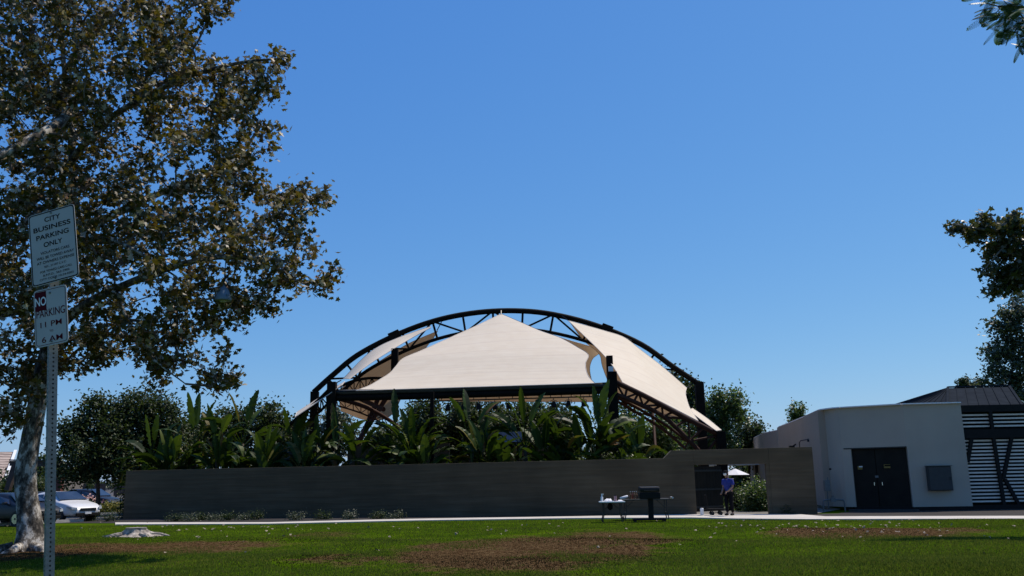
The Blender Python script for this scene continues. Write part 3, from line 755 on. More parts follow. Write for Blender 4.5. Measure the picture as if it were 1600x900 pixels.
def column(px, y0, Y, w, m='steel', y1=None, nm='column'):
    p = P(px, y0, Y); g0 = gx(px, Y)
    g0 = Vector((p.x, Y, 0)); return MB().box(p.x-w/2, p.x+w/2, Y-w/2, Y+w/2, -.05 if y1 is None else zat(px, y1, Y), p.z).build(nm, MT[m], CAN, bevel=.015)
column(1092, 597, YA, .55); column(492, 612, YA, .5)
column(519, 597, 47.5, .46); column(956, 581, 47.5, .48); column(1125, 674, 50, .5); column(675, 612, 46.9, .2)
column(617, 545, 56, .42, y1=590); column(952, 556, 51.5, .36, y1=600)
MB().box(*(lambda p: (p.x-.12, p.x+.12, 47.4, 47.6, p.z-.02, p.z+.28))(P(954.5, 581, 47.5))).build('junction_box', MT['white'], CAN)
# front beam
YB = 47.5
ft = catmull([P(525, 613, YB), P(640, 610.5, YB), P(740, 607.5, YB), P(860, 604, YB), P(950, 601.5, YB)], 25)
MB().tube(ft, .13, 10).build('front_beam', MT['grey'], CAN, smooth=True)  # upper tube in paler grey: the shining top edge is put into the colour
fb = [p-Vector((0, 0, .3)) for p in ft]; MB().tube(fb, .17, 8).build('front_beam', MT['steel'], CAN, smooth=True)
low = [p-Vector((0, -.1, .58)) for p in ft[6:]]
mb = MB().tube(low, .035, 6)
for i in range(0, len(low), 1): mb.tube([low[i], fb[i+6]], .022, 5)
mb.build('lamp_rail', MT['blackmetal'], CAN)
# right side truss, down towards the low column
def truss(up_, lo_, Y0, Y1, ru, rl, nb, m, nm='side_truss', n=17):
    k = len(up_); U = catmull([P(x, y, Y0+(Y1-Y0)*i/(k-1)) for i, (x, y) in enumerate(up_)], n)
    k = len(lo_); L_ = catmull([P(x, y, Y0+(Y1-Y0)*i/(k-1)) for i, (x, y) in enumerate(lo_)], n)
    o = MB().tube(U, ru, 8).tube(L_, rl, 8).build(nm, MT[m], CAN, smooth=True)
    mb = MB(); st = (n-1)//nb
    for i in range(0, n, st):
        mb.tube([U[i], L_[i]], rl*.55, 6)
        if i+st < n: mb.tube([L_[i], U[i+st]] if (i//st) % 2 else [U[i], L_[i+st]], rl*.5, 6)
    mb.build('web', MT[m], o); return o
truss([(962, 597), (1010, 620), (1060, 647), (1125, 680)], [(962, 616), (1000, 632), (1042, 655), (1100, 712)], 47.7, 50, .14, .12, 8, 'brownsteel')
truss([(966, 622), (1000, 640), (1040, 664), (1075, 690)], [(966, 628), (1000, 648), (1040, 674), (1070, 700)], 56, 58, .09, .09, 4, 'brownsteel')
truss([(517, 606), (497, 626), (477, 643), (452, 664)], [(517, 625), (502, 641), (488, 653), (466, 674)], 47.5, 50, .10, .07, 8, 'steel')
truss([(525, 622), (560, 632), (590, 645), (625, 668)], [(528, 634), (560, 644), (590, 657), (618, 676)], 54, 57, .12, .05, 8, 'brownsteel')
truss([(522, 607), (550, 596), (575, 591), (600, 591)], [(524, 619), (550, 612), (575, 609), (600, 610)], 53, 56, .09, .06, 8, 'steel')
for a, b in (((606, 618), (560, 690)), ((592, 620), (552, 712)), ((560, 622), (600, 640))): MB().tube([P(*a, 62), P(*b, 60)], .16, 6).build('raking_strut', MT['brownsteel'], CAN)
MB().tube([P(1020, 640, 63), P(1024, 700, 60)], .10, 6).build('raking_strut', MT['brownsteel'], CAN)
# sails
def L3(pts, y0, y1): 
    k = len(pts); return [P(x, y, y0+(y1-y0)*(i/(k-1))) for i, (x, y) in enumerate(pts)]
def rows(lpts, rpts, y0, y1):
    def dd(pts):
        d = [0]
        for a, b in zip(pts[:-1], pts[1:]): d.append(d[-1]+abs(b[1]-a[1])+.3*abs(b[0]-a[0]))
        return [P(x, y, y0+(y1-y0)*(q/d[-1])) for (x, y), q in zip(pts, d)]
    return dd(lpts), dd(rpts)
lp, rp = rows([(783, 490.5), (742, 510), (700, 529), (660, 547), (630, 560), (619, 572), (609, 583), (595, 592), (578, 602), (556, 610.5)],
              [(783.5, 490.5), (815, 504), (845, 517), (876, 528), (903, 543), (919, 554), (915, 567), (916, 579), (921, 590), (930, 599)], 59.6, 47.3)
sail(lp, rp, 60, 40, bow=(0, 0, .16), swap=True, label='large central beige sail rising to a peak under the arch')
lp, rp = rows([(783, 491), (742, 512), (700, 531), (660, 549), (632, 563), (640, 585), (660, 602), (690, 627)],
              [(784, 491), (815, 505), (848, 518), (884, 530), (936, 547), (925, 562), (922, 583), (934, 628)], 60.4, 72)
sail(lp, rp, 40, 24, swap=True, label='brown underside of the rear central sail')
# right sail: left edge and right edge as scalloped curves, strips between
le = [P(x, y, yy) for x, y, yy in ((888, 501, 59.4), (910, 522, 57.4), (934, 545, 54.6), (953, 566, 51.6), (964, 582, 49.6), (973, 598, 48.2))]
re = [P(x, y, yy) for x, y, yy in ((1073, 606, 59.4), (1071, 614, 57.5), (1073, 624, 55.5), (1077, 636, 53.4), (1083, 646, 51.8), (1091, 658, 50.4))]
def sail4(le, re, top, bot, nu=40, nv=30, label=None):
    """Coons patch between four curves"""
    Lc = catmull(le, nv); Rc = catmull(re, nv); Tc = catmull(top, nu); Bc = catmull(bot, nu); V = []
    for j in range(nv):
        v = j/(nv-1)
        for i in range(nu):
            u = i/(nu-1)
            V.append(Lc[j]*(1-u)+Rc[j]*u+Tc[i]*(1-v)+Bc[i]*v-(Tc[0]*(1-u)*(1-v)+Tc[-1]*u*(1-v)+Bc[0]*(1-u)*v+Bc[-1]*u*v))
    F_ = [(j*nu+i, j*nu+i+1, (j+1)*nu+i+1, (j+1)*nu+i) for j in range(nv-1) for i in range(nu-1)]
    me = bpy.data.meshes.new('fabric_sail'); off = Vector(CAN.location); me.from_pydata([tuple(v-off) for v in V], [], F_)
    uv = me.uv_layers.new(name='UVMap')
    for pl in me.polygons:
        for li in pl.loop_indices:
            vi = me.loops[li].vertex_index; uv.data[li].uv = ((vi % nu)/(nu-1), (vi//nu)/(nv-1)*.7+.02)
    me.polygons.foreach_set('use_smooth', [True]*len(me.polygons)); me.materials.append(MT['sail'])
    o = bpy.data.objects.new('fabric_sail', me); link(o, CAN)
    if label: o['label'] = label
    ring = Tc+Rc[1:]+Bc[::-1][1:]+Lc[::-1][1:]
    MB().tube(ring, .022, 4).build('edge_cable', MT['hem'], o); return o
sail4(le, re, [le[0]]+[P(x, y, 59.4) for x, y in ((915, 508.5), (945, 517), (975, 527), (1000, 546), (1035, 573))]+[re[0]],
      [le[-1]]+[P(x, y, yy) for x, y, yy in ((990, 606.5, 48.3), (1030, 626.5, 49), (1062, 643, 49.7))]+[re[-1]], label='right beige sail sweeping down from the arch')
sail4([P(673, 510, 59.4), P(673, 511, 59.3), P(673, 512, 59.2)], [P(536, 592, 59.4), P(541, 592, 54), P(546, 592, 50)],
      [P(673, 510, 59.4), P(652, 517, 59.4), P(619, 529, 59.4), P(589, 543, 59.4), P(566, 561, 59.4), P(536, 592, 59.4)],
      [P(673, 512, 59.2), P(640, 530, 58), P(610, 548, 55.5), P(580, 567, 53), P(546, 592, 50)], 30, 12, label='narrow left beige sail below the arch')
sail4([P(684, 517, 60.5), P(676, 530, 63), P(668, 540, 66)], [P(526, 612, 60.5), P(531, 630, 64), P(533, 642, 67)],
      [P(684, 517, 60.5), P(640, 536, 60.5), P(600, 560, 60.5), P(560, 587, 60.5), P(526, 612, 60.5)],
      [P(668, 540, 66), P(640, 590, 66.5), P(612, 648, 67), P(572, 656, 67), P(533, 642, 67)], 30, 14, label='brown underside of the left rear sail')
sail4([P(891, 504, 60.6), P(912, 532, 63), P(936, 553, 65), P(942, 575, 66.5), P(960, 622, 68)], [P(960, 530, 60.6), P(985, 560, 62), P(1010, 590, 64), P(1035, 620, 66), P(1062, 652, 68)],
      [P(891, 504, 60.6), P(925, 514, 60.6), P(960, 530, 60.6)], [P(960, 622, 68), P(1008, 640, 68), P(1062, 652, 68)], 20, 24, label='brown underside of the right rear sail')
sail4([P(539, 596, 52), P(534, 602, 47.5)], [P(464, 644, 50), P(461, 652, 46.6)], [P(539, 596, 52), P(503, 619, 51), P(464, 644, 50)], [P(534, 602, 47.5), P(498, 627, 47), P(461, 652, 46.6)], 14, 4, label='low left sail edge')
sail4([P(1082, 638, 57), P(1076, 641, 53)], [P(1127, 672, 52.5), P(1119, 673, 49.5)], [P(1082, 638, 57), P(1105, 654, 54.8), P(1127, 672, 52.5)], [P(1076, 641, 53), P(1097, 657, 51), P(1119, 673, 49.5)], 14, 4, label='low right sail edge')
# short tie cables to the arch
mb = MB()
for (a, b) in (((890, 502), (876, 492)), ((683, 516), (690, 503)), ((783, 491), (783, 484)), ((1073, 606), (1083, 598)), ((533, 594), (522, 600)), ((978, 528), (990, 534))): MB().tube([P(*a, 59.5), P(*b, 59.9)], .035, 5).build('tie_cable', MT['blackmetal'], CAN)
for (a, b) in (((556, 610.5), (524, 612)), ((930, 599), (950, 598))): MB().tube([P(*a, 47.3), P(*b, 47.4)], .03, 5).build('tie_cable', MT['blackmetal'], CAN)
# stage lights hanging from the rail
def stage_light():
    t = empty('stage_light', (0, 0, 0), 'round black stage lamp hanging in the row under the front beam', 'stage light', 'stage lamps hanging under the canopy beam')
    MB().lathe([(.05, .16), (.11, .1), (.14, -.08), (.15, -.16), (.12, -.17)], 12, (0, 0, -.12)).build('housing', MT['black'], t, smooth=False)
    MB().tube([(-.16, 0, -.12), (-.16, 0, .06), (0, 0, .1), (.16, 0, .06), (.16, 0, -.12)], .018, 5).build('yoke', MT['blackmetal'], t)
    MB().tube([(0, 0, .09), (0, 0, .2)], .02, 5).build('clamp', MT['blackmetal'], t)
    return t
proto = stage_light()
for k, px in enumerate([700, 724, 748, 773, 795, 841, 865, 888, 912]):
    o = proto if k == 0 else copy_tree(proto)
    o['label'] = 'round black stage lamp under the front beam, ' + ['leftmost of the row', 'second from the left', 'third from the left', 'fourth from the left', 'in the middle of the row', 'fourth from the right', 'third from the right', 'second from the right', 'rightmost of the row'][k]
    i = min(range(len(low)), key=lambda i: abs(low[i].x-P(px, 622, YB+.1).x)); p0 = low[i]
    x = P(px, 622, YB+.1).x; j = min(i+1, len(low)-1) if x > p0.x else max(i-1, 0); q = low[j]; f = 0 if j == i else (x-p0.x)/(q.x-p0.x)
    zz = p0.z+(q.z-p0.z)*f; o.location = (x, YB+.1, zz-.22); o.rotation_euler = (R(random.uniform(-18, 5)), 0, R(random.uniform(-25, 25)))
# low stage walls, screen
def cblock(x0, x1, py, Y, label):
    a, b = P(x0, py, Y), P(x1, py, Y); o = MB().box(a.x, b.x, Y, Y+.4, 0, a.z).build('planter_wall', MT['wall'], bevel=.01); tag(o, label, 'wall')
cblock(543, 600, 698, 50.5, 'short grey concrete wall behind the left banana plants')
cblock(617, 628, 694, 49.5, 'narrow grey concrete pier behind the banana plants')
cblock(652, 702, 693, 51, 'grey concrete planter wall behind the thin canopy post')
cblock(810, 850, 690, 52, 'grey concrete planter wall right of the bluish panel')
def panel():
    a, b = P(776, 691, 49), P(815, 674, 49); t = empty('display_panel', (a.x, 49, a.z), 'bluish grey tilted panel on a stand between the plants under the canopy', 'panel')
    MB().prism([(a.x, 49, a.z), (b.x, 49, a.z), (b.x, 49.25, b.z), (a.x, 49.25, b.z)], (0, .06, 0)).build('face', MT['bluepanel'], t)
    MB().tube([(a.x+.3, 49.15, 0), (a.x+.3, 49.15, a.z+.1)], .04, 6).build('leg', MT['blackmetal'], t); MB().tube([(b.x-.3, 49.15, 0), (b.x-.3, 49.15, a.z+.1)], .04, 6).build('leg', MT['blackmetal'], t)
MT['bluepanel'] = mat('blue_grey_panel', (.20, .24, .32), .5)
panel()

# ================================================================== PARKING SIGN
def sign():
    Y = 5.2; c1 = P(83, 384, Y); base = P(76, 900, Y)
    tilt = R(-4.4)
    # post axis through two seen points
    a = P(76.5, 900, Y); b = P(82.5, 540, Y); d = (b-a).normalized(); foot = a - d*(a.z/d.z)
    top = foot+d*(3.18/d.z)
    t = empty('parking_sign', foot, 'two white parking notices bolted to a perforated grey steel post, left of the lawn', 'sign')
    yaw = R(-14); X = Vector((math.cos(yaw), math.sin(yaw), 0)); Z = d; X = (X - Z*X.dot(Z)).normalized(); Yv = Z.cross(X)
    ry = R(-38); PX = (X*math.cos(ry)+Yv*math.sin(ry)).normalized(); PY = Z.cross(PX)
    # perforated square tube built ring by ring with real holes on its faces
    w = .0235; h = .0254; n_ = int(3.2/h); mb = MB()
    def fr(u, v, z): return foot+PX*u+PY*v+Z*z
    hr = .0056; ns = 8
    for i in range(n_):
        z0 = i*h; z1 = z0+h
        for (ax, ay, nx_, ny_) in ((1, 0, 0, -1), (0, 1, 1, 0), (-1, 0, 0, 1), (0, -1, -1, 0)):
            def q(u, z): return fr(ax*u+nx_*w, ay*u+ny_*w, z)
            if z1 < 1.0 :
                mb.add([q(-w, z0), q(w, z0), q(w, z1), q(-w, z1)], [(0, 1, 2, 3)]); continue
            zc = (z0+z1)/2
            ring = [q(hr*math.cos(k*PI/4+PI/8), zc+hr*math.sin(k*PI/4+PI/8)) for k in range(8)]
            outer_ = [q(w, zc+h/4), q(w/2, z1), q(-w/2, z1), q(-w, zc+h/4), q(-w, zc-h/4), q(-w/2, z0), q(w/2, z0), q(w, zc-h/4)]
            cs = [q(w, z1), q(-w, z1), q(-w, z0), q(w, z0)]
            vs = ring+outer_+cs; fs = [(k, (k+1) % 8, (k+1) % 8+8, k+8) for k in range(8)]
            fs += [(8, 16, 9), (10, 17, 11), (12, 18, 13), (14, 19, 15)]
            mb.add(vs, fs)
    mb.add([fr(-w, -w, n_*h), fr(w, -w, n_*h), fr(w, w, n_*h), fr(-w, w, n_*h)], [(0, 1, 2, 3)])
    mb.build('post', MT['galv'], t)
    def board(cx, cy, wpx, hpx, lines, shear, nm, lab, extra=None, red=False):
        cpt = P(cx, cy, Y-.06); W_ = wpx/F_PX*Y*1.10/math.cos(yaw); H_ = hpx/F_PX*Y*1.0
        rt = R(shear); bx = (X*math.cos(rt)+Z*math.sin(rt)).normalized(); bz = (Z*math.cos(rt)-X*math.sin(rt)).normalized(); bn = bx.cross(bz)
        if bn.y > 0: bn = -bn
        def q(u, v, n=0): return cpt+bx*u+bz*v+bn*n
        def rr(hw, hh, rad, n=0):
            pts = []
            for sx, sy, a0 in ((1, 1, 0), (-1, 1, 90), (-1, -1, 180), (1, -1, 270)):
                for k in range(6):
                    a_ = R(a0+k*18); pts.append(q(sx*(hw-rad)+rad*math.cos(a_), sy*(hh-rad)+rad*math.sin(a_), n))
            return pts
        o = MB().prism(rr(W_/2, H_/2, .022, 0), -bn*.002).build(nm, MT['signface'], t); o['label'] = lab
        colr = MT['signred'] if red == 'all' else MT['signblack']
        ins = .004 if red != 'all' else .008; bw = .006 if red != 'all' else .003
        A = rr(W_/2-ins, H_/2-ins, .018, .0008); B = rr(W_/2-ins-bw, H_/2-ins-bw, .015, .0008); k = len(A)
        MB().add(A+B, [(i, (i+1) % k, (i+1) % k+k, i+k) for i in range(k)]).build('border', colr, o)
        Rm = Matrix((bx, bz, bn)).transposed().to_4x4()
        for txt, v, size, mt, sx, u in lines:
            cu = bpy.data.curves.new('t', 'FONT'); cu.body = txt; cu.size = 1; cu.align_x = 'CENTER'; cu.align_y = 'CENTER'; cu.extrude = 0; cu.offset = (.006 if mt is MT['signred'] else .014) if size > .02 else .006
            to = bpy.data.objects.new('t', cu); me = bpy.data.meshes.new_from_object(to); bpy.data.objects.remove(to)
            xs_ = [vv.co.x for vv in me.vertices]; ys_ = [vv.co.y for vv in me.vertices]; wd = max(xs_)-min(xs_); hh = max(ys_)-min(ys_); cx_ = (max(xs_)+min(xs_))/2; cy_ = (max(ys_)+min(ys_))/2
            kx = sx*W_/wd; ky = size/hh; off = origin_of(o)
            for vv in me.vertices:
                pq = q((vv.co.x-cx_)*kx+u*W_, v*H_+(vv.co.y-cy_)*ky, .0012); vv.co = pq-off
            me.name = 'lettering'; me.materials.clear(); me.materials.append(mt); lo = bpy.data.objects.new('lettering', me); link(lo, o)
        for v in ((.47, -.455) if red != 'all' else (.42, -.44)):
            pb = q(0, v*H_*.98, .001); MB().lathe([(.007, 0), (.007, .003), (.004, .005)], 8, (0, 0, 0))
            mbb = MB(); ring = [pb+bx*.006*math.cos(k*PI/4)+bz*.006*math.sin(k*PI/4) for k in range(8)]; mbb.prism(ring, bn*.004); mbb.build('bolt', MT['galv'], o)
        return o, q, W_, H_
    K, RD, WH = MT['signblack'], MT['signred'], MT['white']
    u = H = .457
    board(83.2, 383.5, 77, 121, [('CITY', .385, .030, K, .34, .02), ('BUSINESS', .27, .030, K, .80, .0), ('PARKING', .155, .030, K, .70, .0), ('ONLY', .04, .030, K, .40, .0),
           ('VIOLATORS CARS', -.068, .0165, K, .62, .03), ('WILL BE TOWED AWAY', -.135, .0165, K, .80, .03), ('AT OWNERS EXPENSE', -.20, .0165, K, .80, .03), ('SEC. 21107 C.V.C.', -.262, .0125, K, .48, .02),
           ('FOR TOWED CARS CALL', -.325, .0135, K, .68, .03), ('B.P.P.D.  562-2902', -.378, .0125, K, .56, .03), ('CITY CODE 10-24-0303', -.43, .0125, K, .72, .03)], 5.4, 'sign_board', 'upper board reading CITY BUSINESS PARKING ONLY')
    o, q, W_, H_ = board(79.5, 494, 54, 93, [('NO', .29, .052, WH, .33, -.29), ('PARKING', .075, .046, RD, .86, .0), ('11 PM', -.125, .032, RD, .64, .0), ('TO', -.25, .012, RD, .11, .0), ('6 AM', -.385, .034, RD, .62, .02)], 3.6, 'sign_board', 'lower board reading NO PARKING 11 PM TO 6 AM', red='all')
    MB().add([q(-.46*W_, .46*H_-.0, .0009), q(-.46*W_, .13*H_, .0009), q(-.12*W_, .13*H_, .0009), q(-.12*W_, .46*H_, .0009)], [(0, 1, 2, 3)]).build('red_field', RD, o)
sign()

# ================================================================== BIG SYCAMORE
def sycamore():
    r = np.random.default_rng(5)
    base = G(46, 860); YT = base.y
    t = empty('sycamore_tree', base, 'big sycamore with mottled white trunk and browning leaves, at the left of the lawn', 'tree')
    def L(pts): return [P(*p) for p in pts]
    tr = [(50, 872, YT), (47, 845, YT), (44, 800, YT), (41, 745, YT), (48, 690, YT), (58, 630, YT), (68, 575, YT), (80, 525, YT), (95, 440, YT), (110, 340, YT), (112, 220, YT), (98, 80, YT), (90, -90, YT)]
    path = catmull(L(tr), 80)
    def rad(z):
        pts = [(-.2, .56), (.1, .44), (.4, .34), (1.2, .275), (2.6, .25), (4, .23), (6, .2), (9, .14), (13, .07), (20, .04)]
        return float(np.interp(z, [p[0] for p in pts], [p[1] for p in pts]))
    mb = MB(); n = 22; o = 0; mbv = []
    for i, p in enumerate(path):
        for j in range(n):
            a = 2*PI*j/n; f = max(0, .9-p.z)/.9
            rr = rad(p.z)*(1+.06*math.sin(3*a+p.z*1.3)+.04*math.sin(5*a-p.z*2.1)+f*.13*math.cos(4*a+.5)+.02*random.uniform(-1, 1))
            mb.v.append(p+Vector((math.cos(a)*rr, math.sin(a)*rr, .12*math.cos(a)*rr)))
    for i in range(len(path)-1):
        for j in range(n): a = i*n+j; b = i*n+(j+1) % n; mb.f.append((a, b, b+n, a+n))
    mb.build('trunk', MT['bark'], t, smooth=True)
    limbs = [([(82, 520, YT), (125, 482, YT-.6), (180, 452, YT-1.4), (260, 420, YT-2), (340, 402, YT-2.4), (425, 405, YT-2.6)], .15),
             ([(105, 380, YT), (160, 345, YT+.6), (220, 315, YT+1), (290, 285, YT+1.4), (370, 245, YT+1.6), (405, 200, YT+1.8)], .14),
             ([(112, 250, YT), (160, 195, YT-.8), (220, 155, YT-1.4), (300, 118, YT-2), (375, 98, YT-2), (432, 92, YT-2)], .11),
             ([(90, 470, YT), (40, 482, YT+1), (-20, 505, YT+1.6), (-110, 560, YT+2)], .13),
             ([(108, 160, YT-.1), (98, 188, YT-2.4), (0, 243, YT-4.2), (-120, 300, YT-5)], .19),
             ([(102, 110, YT), (160, 40, YT+.8), (240, -40, YT+1.6)], .1),
             ([(340, 402, YT-2.4), (400, 352, YT-2.4), (465, 318, YT-2.6), (500, 305, YT-2.6)], .035),
             ([(112, 300, YT), (60, 330, YT-1.8), (-10, 390, YT-3), (-70, 430, YT-3.5)], .11),
             ([(180, 452, YT-1.4), (200, 500, YT-2), (240, 560, YT-2.4), (290, 600, YT-2.6)], .05),
             ([(100, 420, YT), (150, 372, YT-1.6), (205, 388, YT-2.6), (275, 432, YT-3.2)], .08),
             ([(70, 565, YT), (110, 530, YT+1.4), (150, 520, YT+2.4), (230, 530, YT+3)], .09),
             ([(94, 30, YT), (40, -20, YT), (-60, -90, YT)], .09), ([(94, 40, YT), (130, -40, YT-1), (190, -160, YT-1.5)], .08)]
    start = []
    for pts, r0 in limbs:
        q = catmull(L(pts), 16); MB().tube(q, [r0*(1-.72*i/15) for i in range(16)], 10, wob=.06).build('limb', MT['bark'], t, smooth=True)
        start += [np.array(p) for p in q[2:]]
    start += [np.array(p) for p in path[45::3]]
    # crown volume: points inside an uneven outline with real depth around the trunk
    out = [(-420, -380), (330, -380), (360, -150), (380, 0), (372, 30), (330, 45), (335, 75), (385, 80), (395, 84), (440, 85), (420, 120), (432, 150), (412, 180), (432, 205), (405, 232), (420, 262), (432, 290), (470, 285), (482, 300), (508, 308), (492, 335), (470, 350), (490, 372), (468, 395), (500, 430), (524, 425), (508, 450), (470, 440), (440, 458), (425, 495), (385, 495), (360, 525), (310, 535), (340, 560), (352, 600), (310, 612), (285, 570), (262, 590), (270, 620), (225, 612), (195, 575), (170, 570), (140, 600), (120, 578), (98, 605), (70, 598), (40, 640), (20, 668), (-30, 670), (-200, 640), (-420, 500)]
    ov = np.array(out, float)
    def inside(x, y):
        c = np.zeros(len(x), bool); j = len(ov)-1
        for i in range(len(ov)):
            cnd = ((ov[i, 1] > y) != (ov[j, 1] > y)); xx = (ov[j, 0]-ov[i, 0])*(y-ov[i, 1])/(ov[j, 1]-ov[i, 1]+1e-9)+ov[i, 0]
            c ^= cnd & (x < xx); j = i
        return c
    def edge_d(x, y):
        d = np.full(len(x), 1e9)
        for i in range(len(ov)):
            a = ov[i]; b = ov[(i+1) % len(ov)]; ab = b-a; tt_ = np.clip(((x-a[0])*ab[0]+(y-a[1])*ab[1])/(ab@ab), 0, 1)
            d = np.minimum(d, np.hypot(x-a[0]-tt_*ab[0], y-a[1]-tt_*ab[1]))
        return d
    holes = [(352, 72, 42, 26), (300, 95, 14, 10), (170, 592, 30, 24), (65, 640, 26, 40), (395, 330, 16, 12), (330, 470, 16, 12), (20, 575, 12, 10), (440, 395, 14, 10), (300, 490, 12, 9), (300, 585, 22, 20), (205, 240, 10, 8), (120, 440, 8, 8), (445, 330, 14, 9), (445, 240, 20, 40)]
    x = r.uniform(-420, 530, 9000); y = r.uniform(-380, 675, 9000); ed = edge_d(x, y)
    k = inside(x, y) & (ed > 9)
    for hx, hy, rx, ry in holes: k &= ((x-hx)/rx)**2+((y-hy)/ry)**2 > 1
    x, y, ed = x[k], y[k], ed[k]
    w = np.where((x < -60) | (y < -60), .30, 1)*np.where(y > 500, .95, 1)*np.where(x > 400, .8, 1); k = r.random(len(x)) < w*.6; x, y, ed = x[k], y[k], ed[k]
    dep = np.clip(ed/150, .12, 1)**.6
    Yd = YT+.2+r.uniform(-4.2, 4.2, len(x))*dep-1.2*(x > 200)
    ex = [(498, 305), (512, 308), (482, 318), (466, 342), (455, 300), (470, 290), (440, 330), (455, 360), (523, 426), (508, 438), (492, 402), (472, 380), (512, 450), (482, 452), (455, 440), (440, 95), (432, 84), (436, 108), (426, 488), (408, 478), (415, 130), (428, 150), (430, 205), (424, 228), (360, 598), (340, 585), (330, 605), (372, 590), (20, 665), (35, 650), (8, 640), (60, 612), (385, 500), (350, 545)]
    tips = np.array([tuple(P(a, b, c)) for a, b, c in zip(x, y, Yd)]+[tuple(P(a+r.normal()*4, b+r.normal()*4, YT-1.8+r.normal()*.4)) for a, b in ex for _ in range(2)])
    pos, par, ends = grow(start, tips, r, .5, sag=.05)
    branch_mesh(pos, par, ends, r0=.009, power=.45, rmax=.09, n=5).build('branches', MT['bark2'], t)
    cen = leaves_at(pos, par, ends, 27, .15, r)
    tx, ty = -12.35, YT            # leaves dropped along the sun's path so sunlight reaches the lower trunk
    rel = cen-np.array([tx, ty, 0]); hlen = rel[:, 0]*math.sin(SUN_AZ)+rel[:, 1]*math.cos(SUN_AZ); perp = rel[:, 0]*math.cos(SUN_AZ)-rel[:, 1]*math.sin(SUN_AZ)
    z0_ = rel[:, 2]-hlen*math.tan(SUN_EL); drop = (np.abs(perp-.1) < .42) & (z0_ > -.2) & (z0_ < 5) & (r.random(len(cen)) < .85) & (hlen > .3)
    cen = cen[~drop]
    V, T = scatter(cen, .128, STAR, r, .15); np_mesh('crown', V, T, MT['sycleaf'], t)
    # hanging seed balls
    mb = MB(); k = 0
    for e in ends[::9]:
        a = Vector(pos[e]); b = a-Vector((0, 0, .16)); mb.tube([a, b], .004, 3, cap=False); mb.lathe([(.002, -.018), (.016, -.008), (.016, .008), (.002, .018)], 6, b)
    o = mb.build('seed_balls', MT['brownbark'], t)
    return t
MT['bark2'] = mat('twig_bark', (.13, .10, .075), .9, 0, .45, 5)
sycamore()
def hanging_lamp():
    p = P(349, 460, 21.5); t = empty('hanging_lamp', p, 'bluish grey lamp shade hanging among the outer right leaves of the big tree', 'lamp')
    MB().lathe([(.20, -.16), (.21, -.14), (.15, .06), (.09, .16), (.03, .2), (.02, .24)], 14, p).build('shade', MT['greyblue'], t, smooth=True)
    MB().lathe([(.06, -.2), (.1, -.15), (.1, -.1)], 10, p).build('bulb', MT['lampglass'], t)
    MB().tube([p+Vector((0, 0, .22)), p+Vector((.02, 0, 1.0))], .012, 5).build('cord', MT['black'], t)
MT['greyblue'] = mat('grey_blue_metal', (.12, .17, .22), .5, .2)
hanging_lamp()
def stump():
    c = G(212, 838); t = empty('tree_stump', c, 'pale weathered tree stump with spreading roots on the lawn', 'stump')
    n = 40; mb = MB(); prof = [(0, 1.0), (.06, .72), (.14, .55), (.22, .50), (.27, .49)]
    rr = np.random.default_rng(3); lobes = 1+.55*np.maximum(0, np.sin(np.arange(n)*2*PI/n*4+.6))**2+.18*rr.random(n)
    for z, f in prof:
        for j in range(n):
            a = 2*PI*j/n; w = 1+(lobes[j]-1)*(1-z/.27)**.8; q = .62*f*w
            mb.v.append(c+Vector((math.cos(a)*q*1.05, math.sin(a)*q*.8, z-.02+.012*rr.random())))
    for i in range(len(prof)-1):
        for j in range(n): a = i*n+j; b = i*n+(j+1) % n; mb.f.append((a, b, b+n, a+n))
    mb.build('roots', MT['stumpwood'], t)
    mb = MB(); o = (len(prof)-1)*n
    ring = [mb2 for mb2 in [c+Vector((math.cos(2*PI*j/n)*.33*(1+.05*rr.random()), math.sin(2*PI*j/n)*.26, .25)) for j in range(n)]]
    MB().prism(ring, (0, 0, .03)).build('cut_top', MT['stumptop'], t)
    mb = MB()
    for (ax, L_) in ((2.9, 1.3), (.2, 1.1), (3.7, 1.0), (-.9, .7)):
        q = catmull([c+Vector((math.cos(ax)*.45, math.sin(ax)*.4, .06)), c+Vector((math.cos(ax+.1)*.8, math.sin(ax+.1)*.6, .03)), c+Vector((math.cos(ax-.1)*L_, math.sin(ax-.1)*L_*.7, -.02))], 8)
        MB().tube(q, [.09-.008*i for i in range(8)], 7, wob=.15).build('root', MT['stumpwood'], t)
MT['stumpwood'] = mat('stump_wood', (.42, .37, .32), .9, 0, .45, 7, 1.0, 14, dirt=(.08, .05, .035))
MT['stumptop'] = mat('stump_top', (.25, .22, .19), .9, 0, .3, 6)
stump()
# surface roots at the sycamore foot
rt_base = G(46, 860)
for k, (ax, L_) in enumerate(((-.9, 1.3), (3.5, 1.7), (-1.7, 1.2))):
    q = catmull([rt_base+Vector((math.cos(ax)*.4, math.sin(ax)*.4, .12)), rt_base+Vector((math.cos(ax+.15)*1, math.sin(ax+.15)*1, .03)), rt_base+Vector((math.cos(ax)*L_, math.sin(ax)*L_, -.05))], 9)
    o = MB().tube(q, [.13-.01*i for i in range(9)], 8, wob=.1).build('root', MT['bark'], bpy.data.objects['sycamore_tree'], smooth=True)

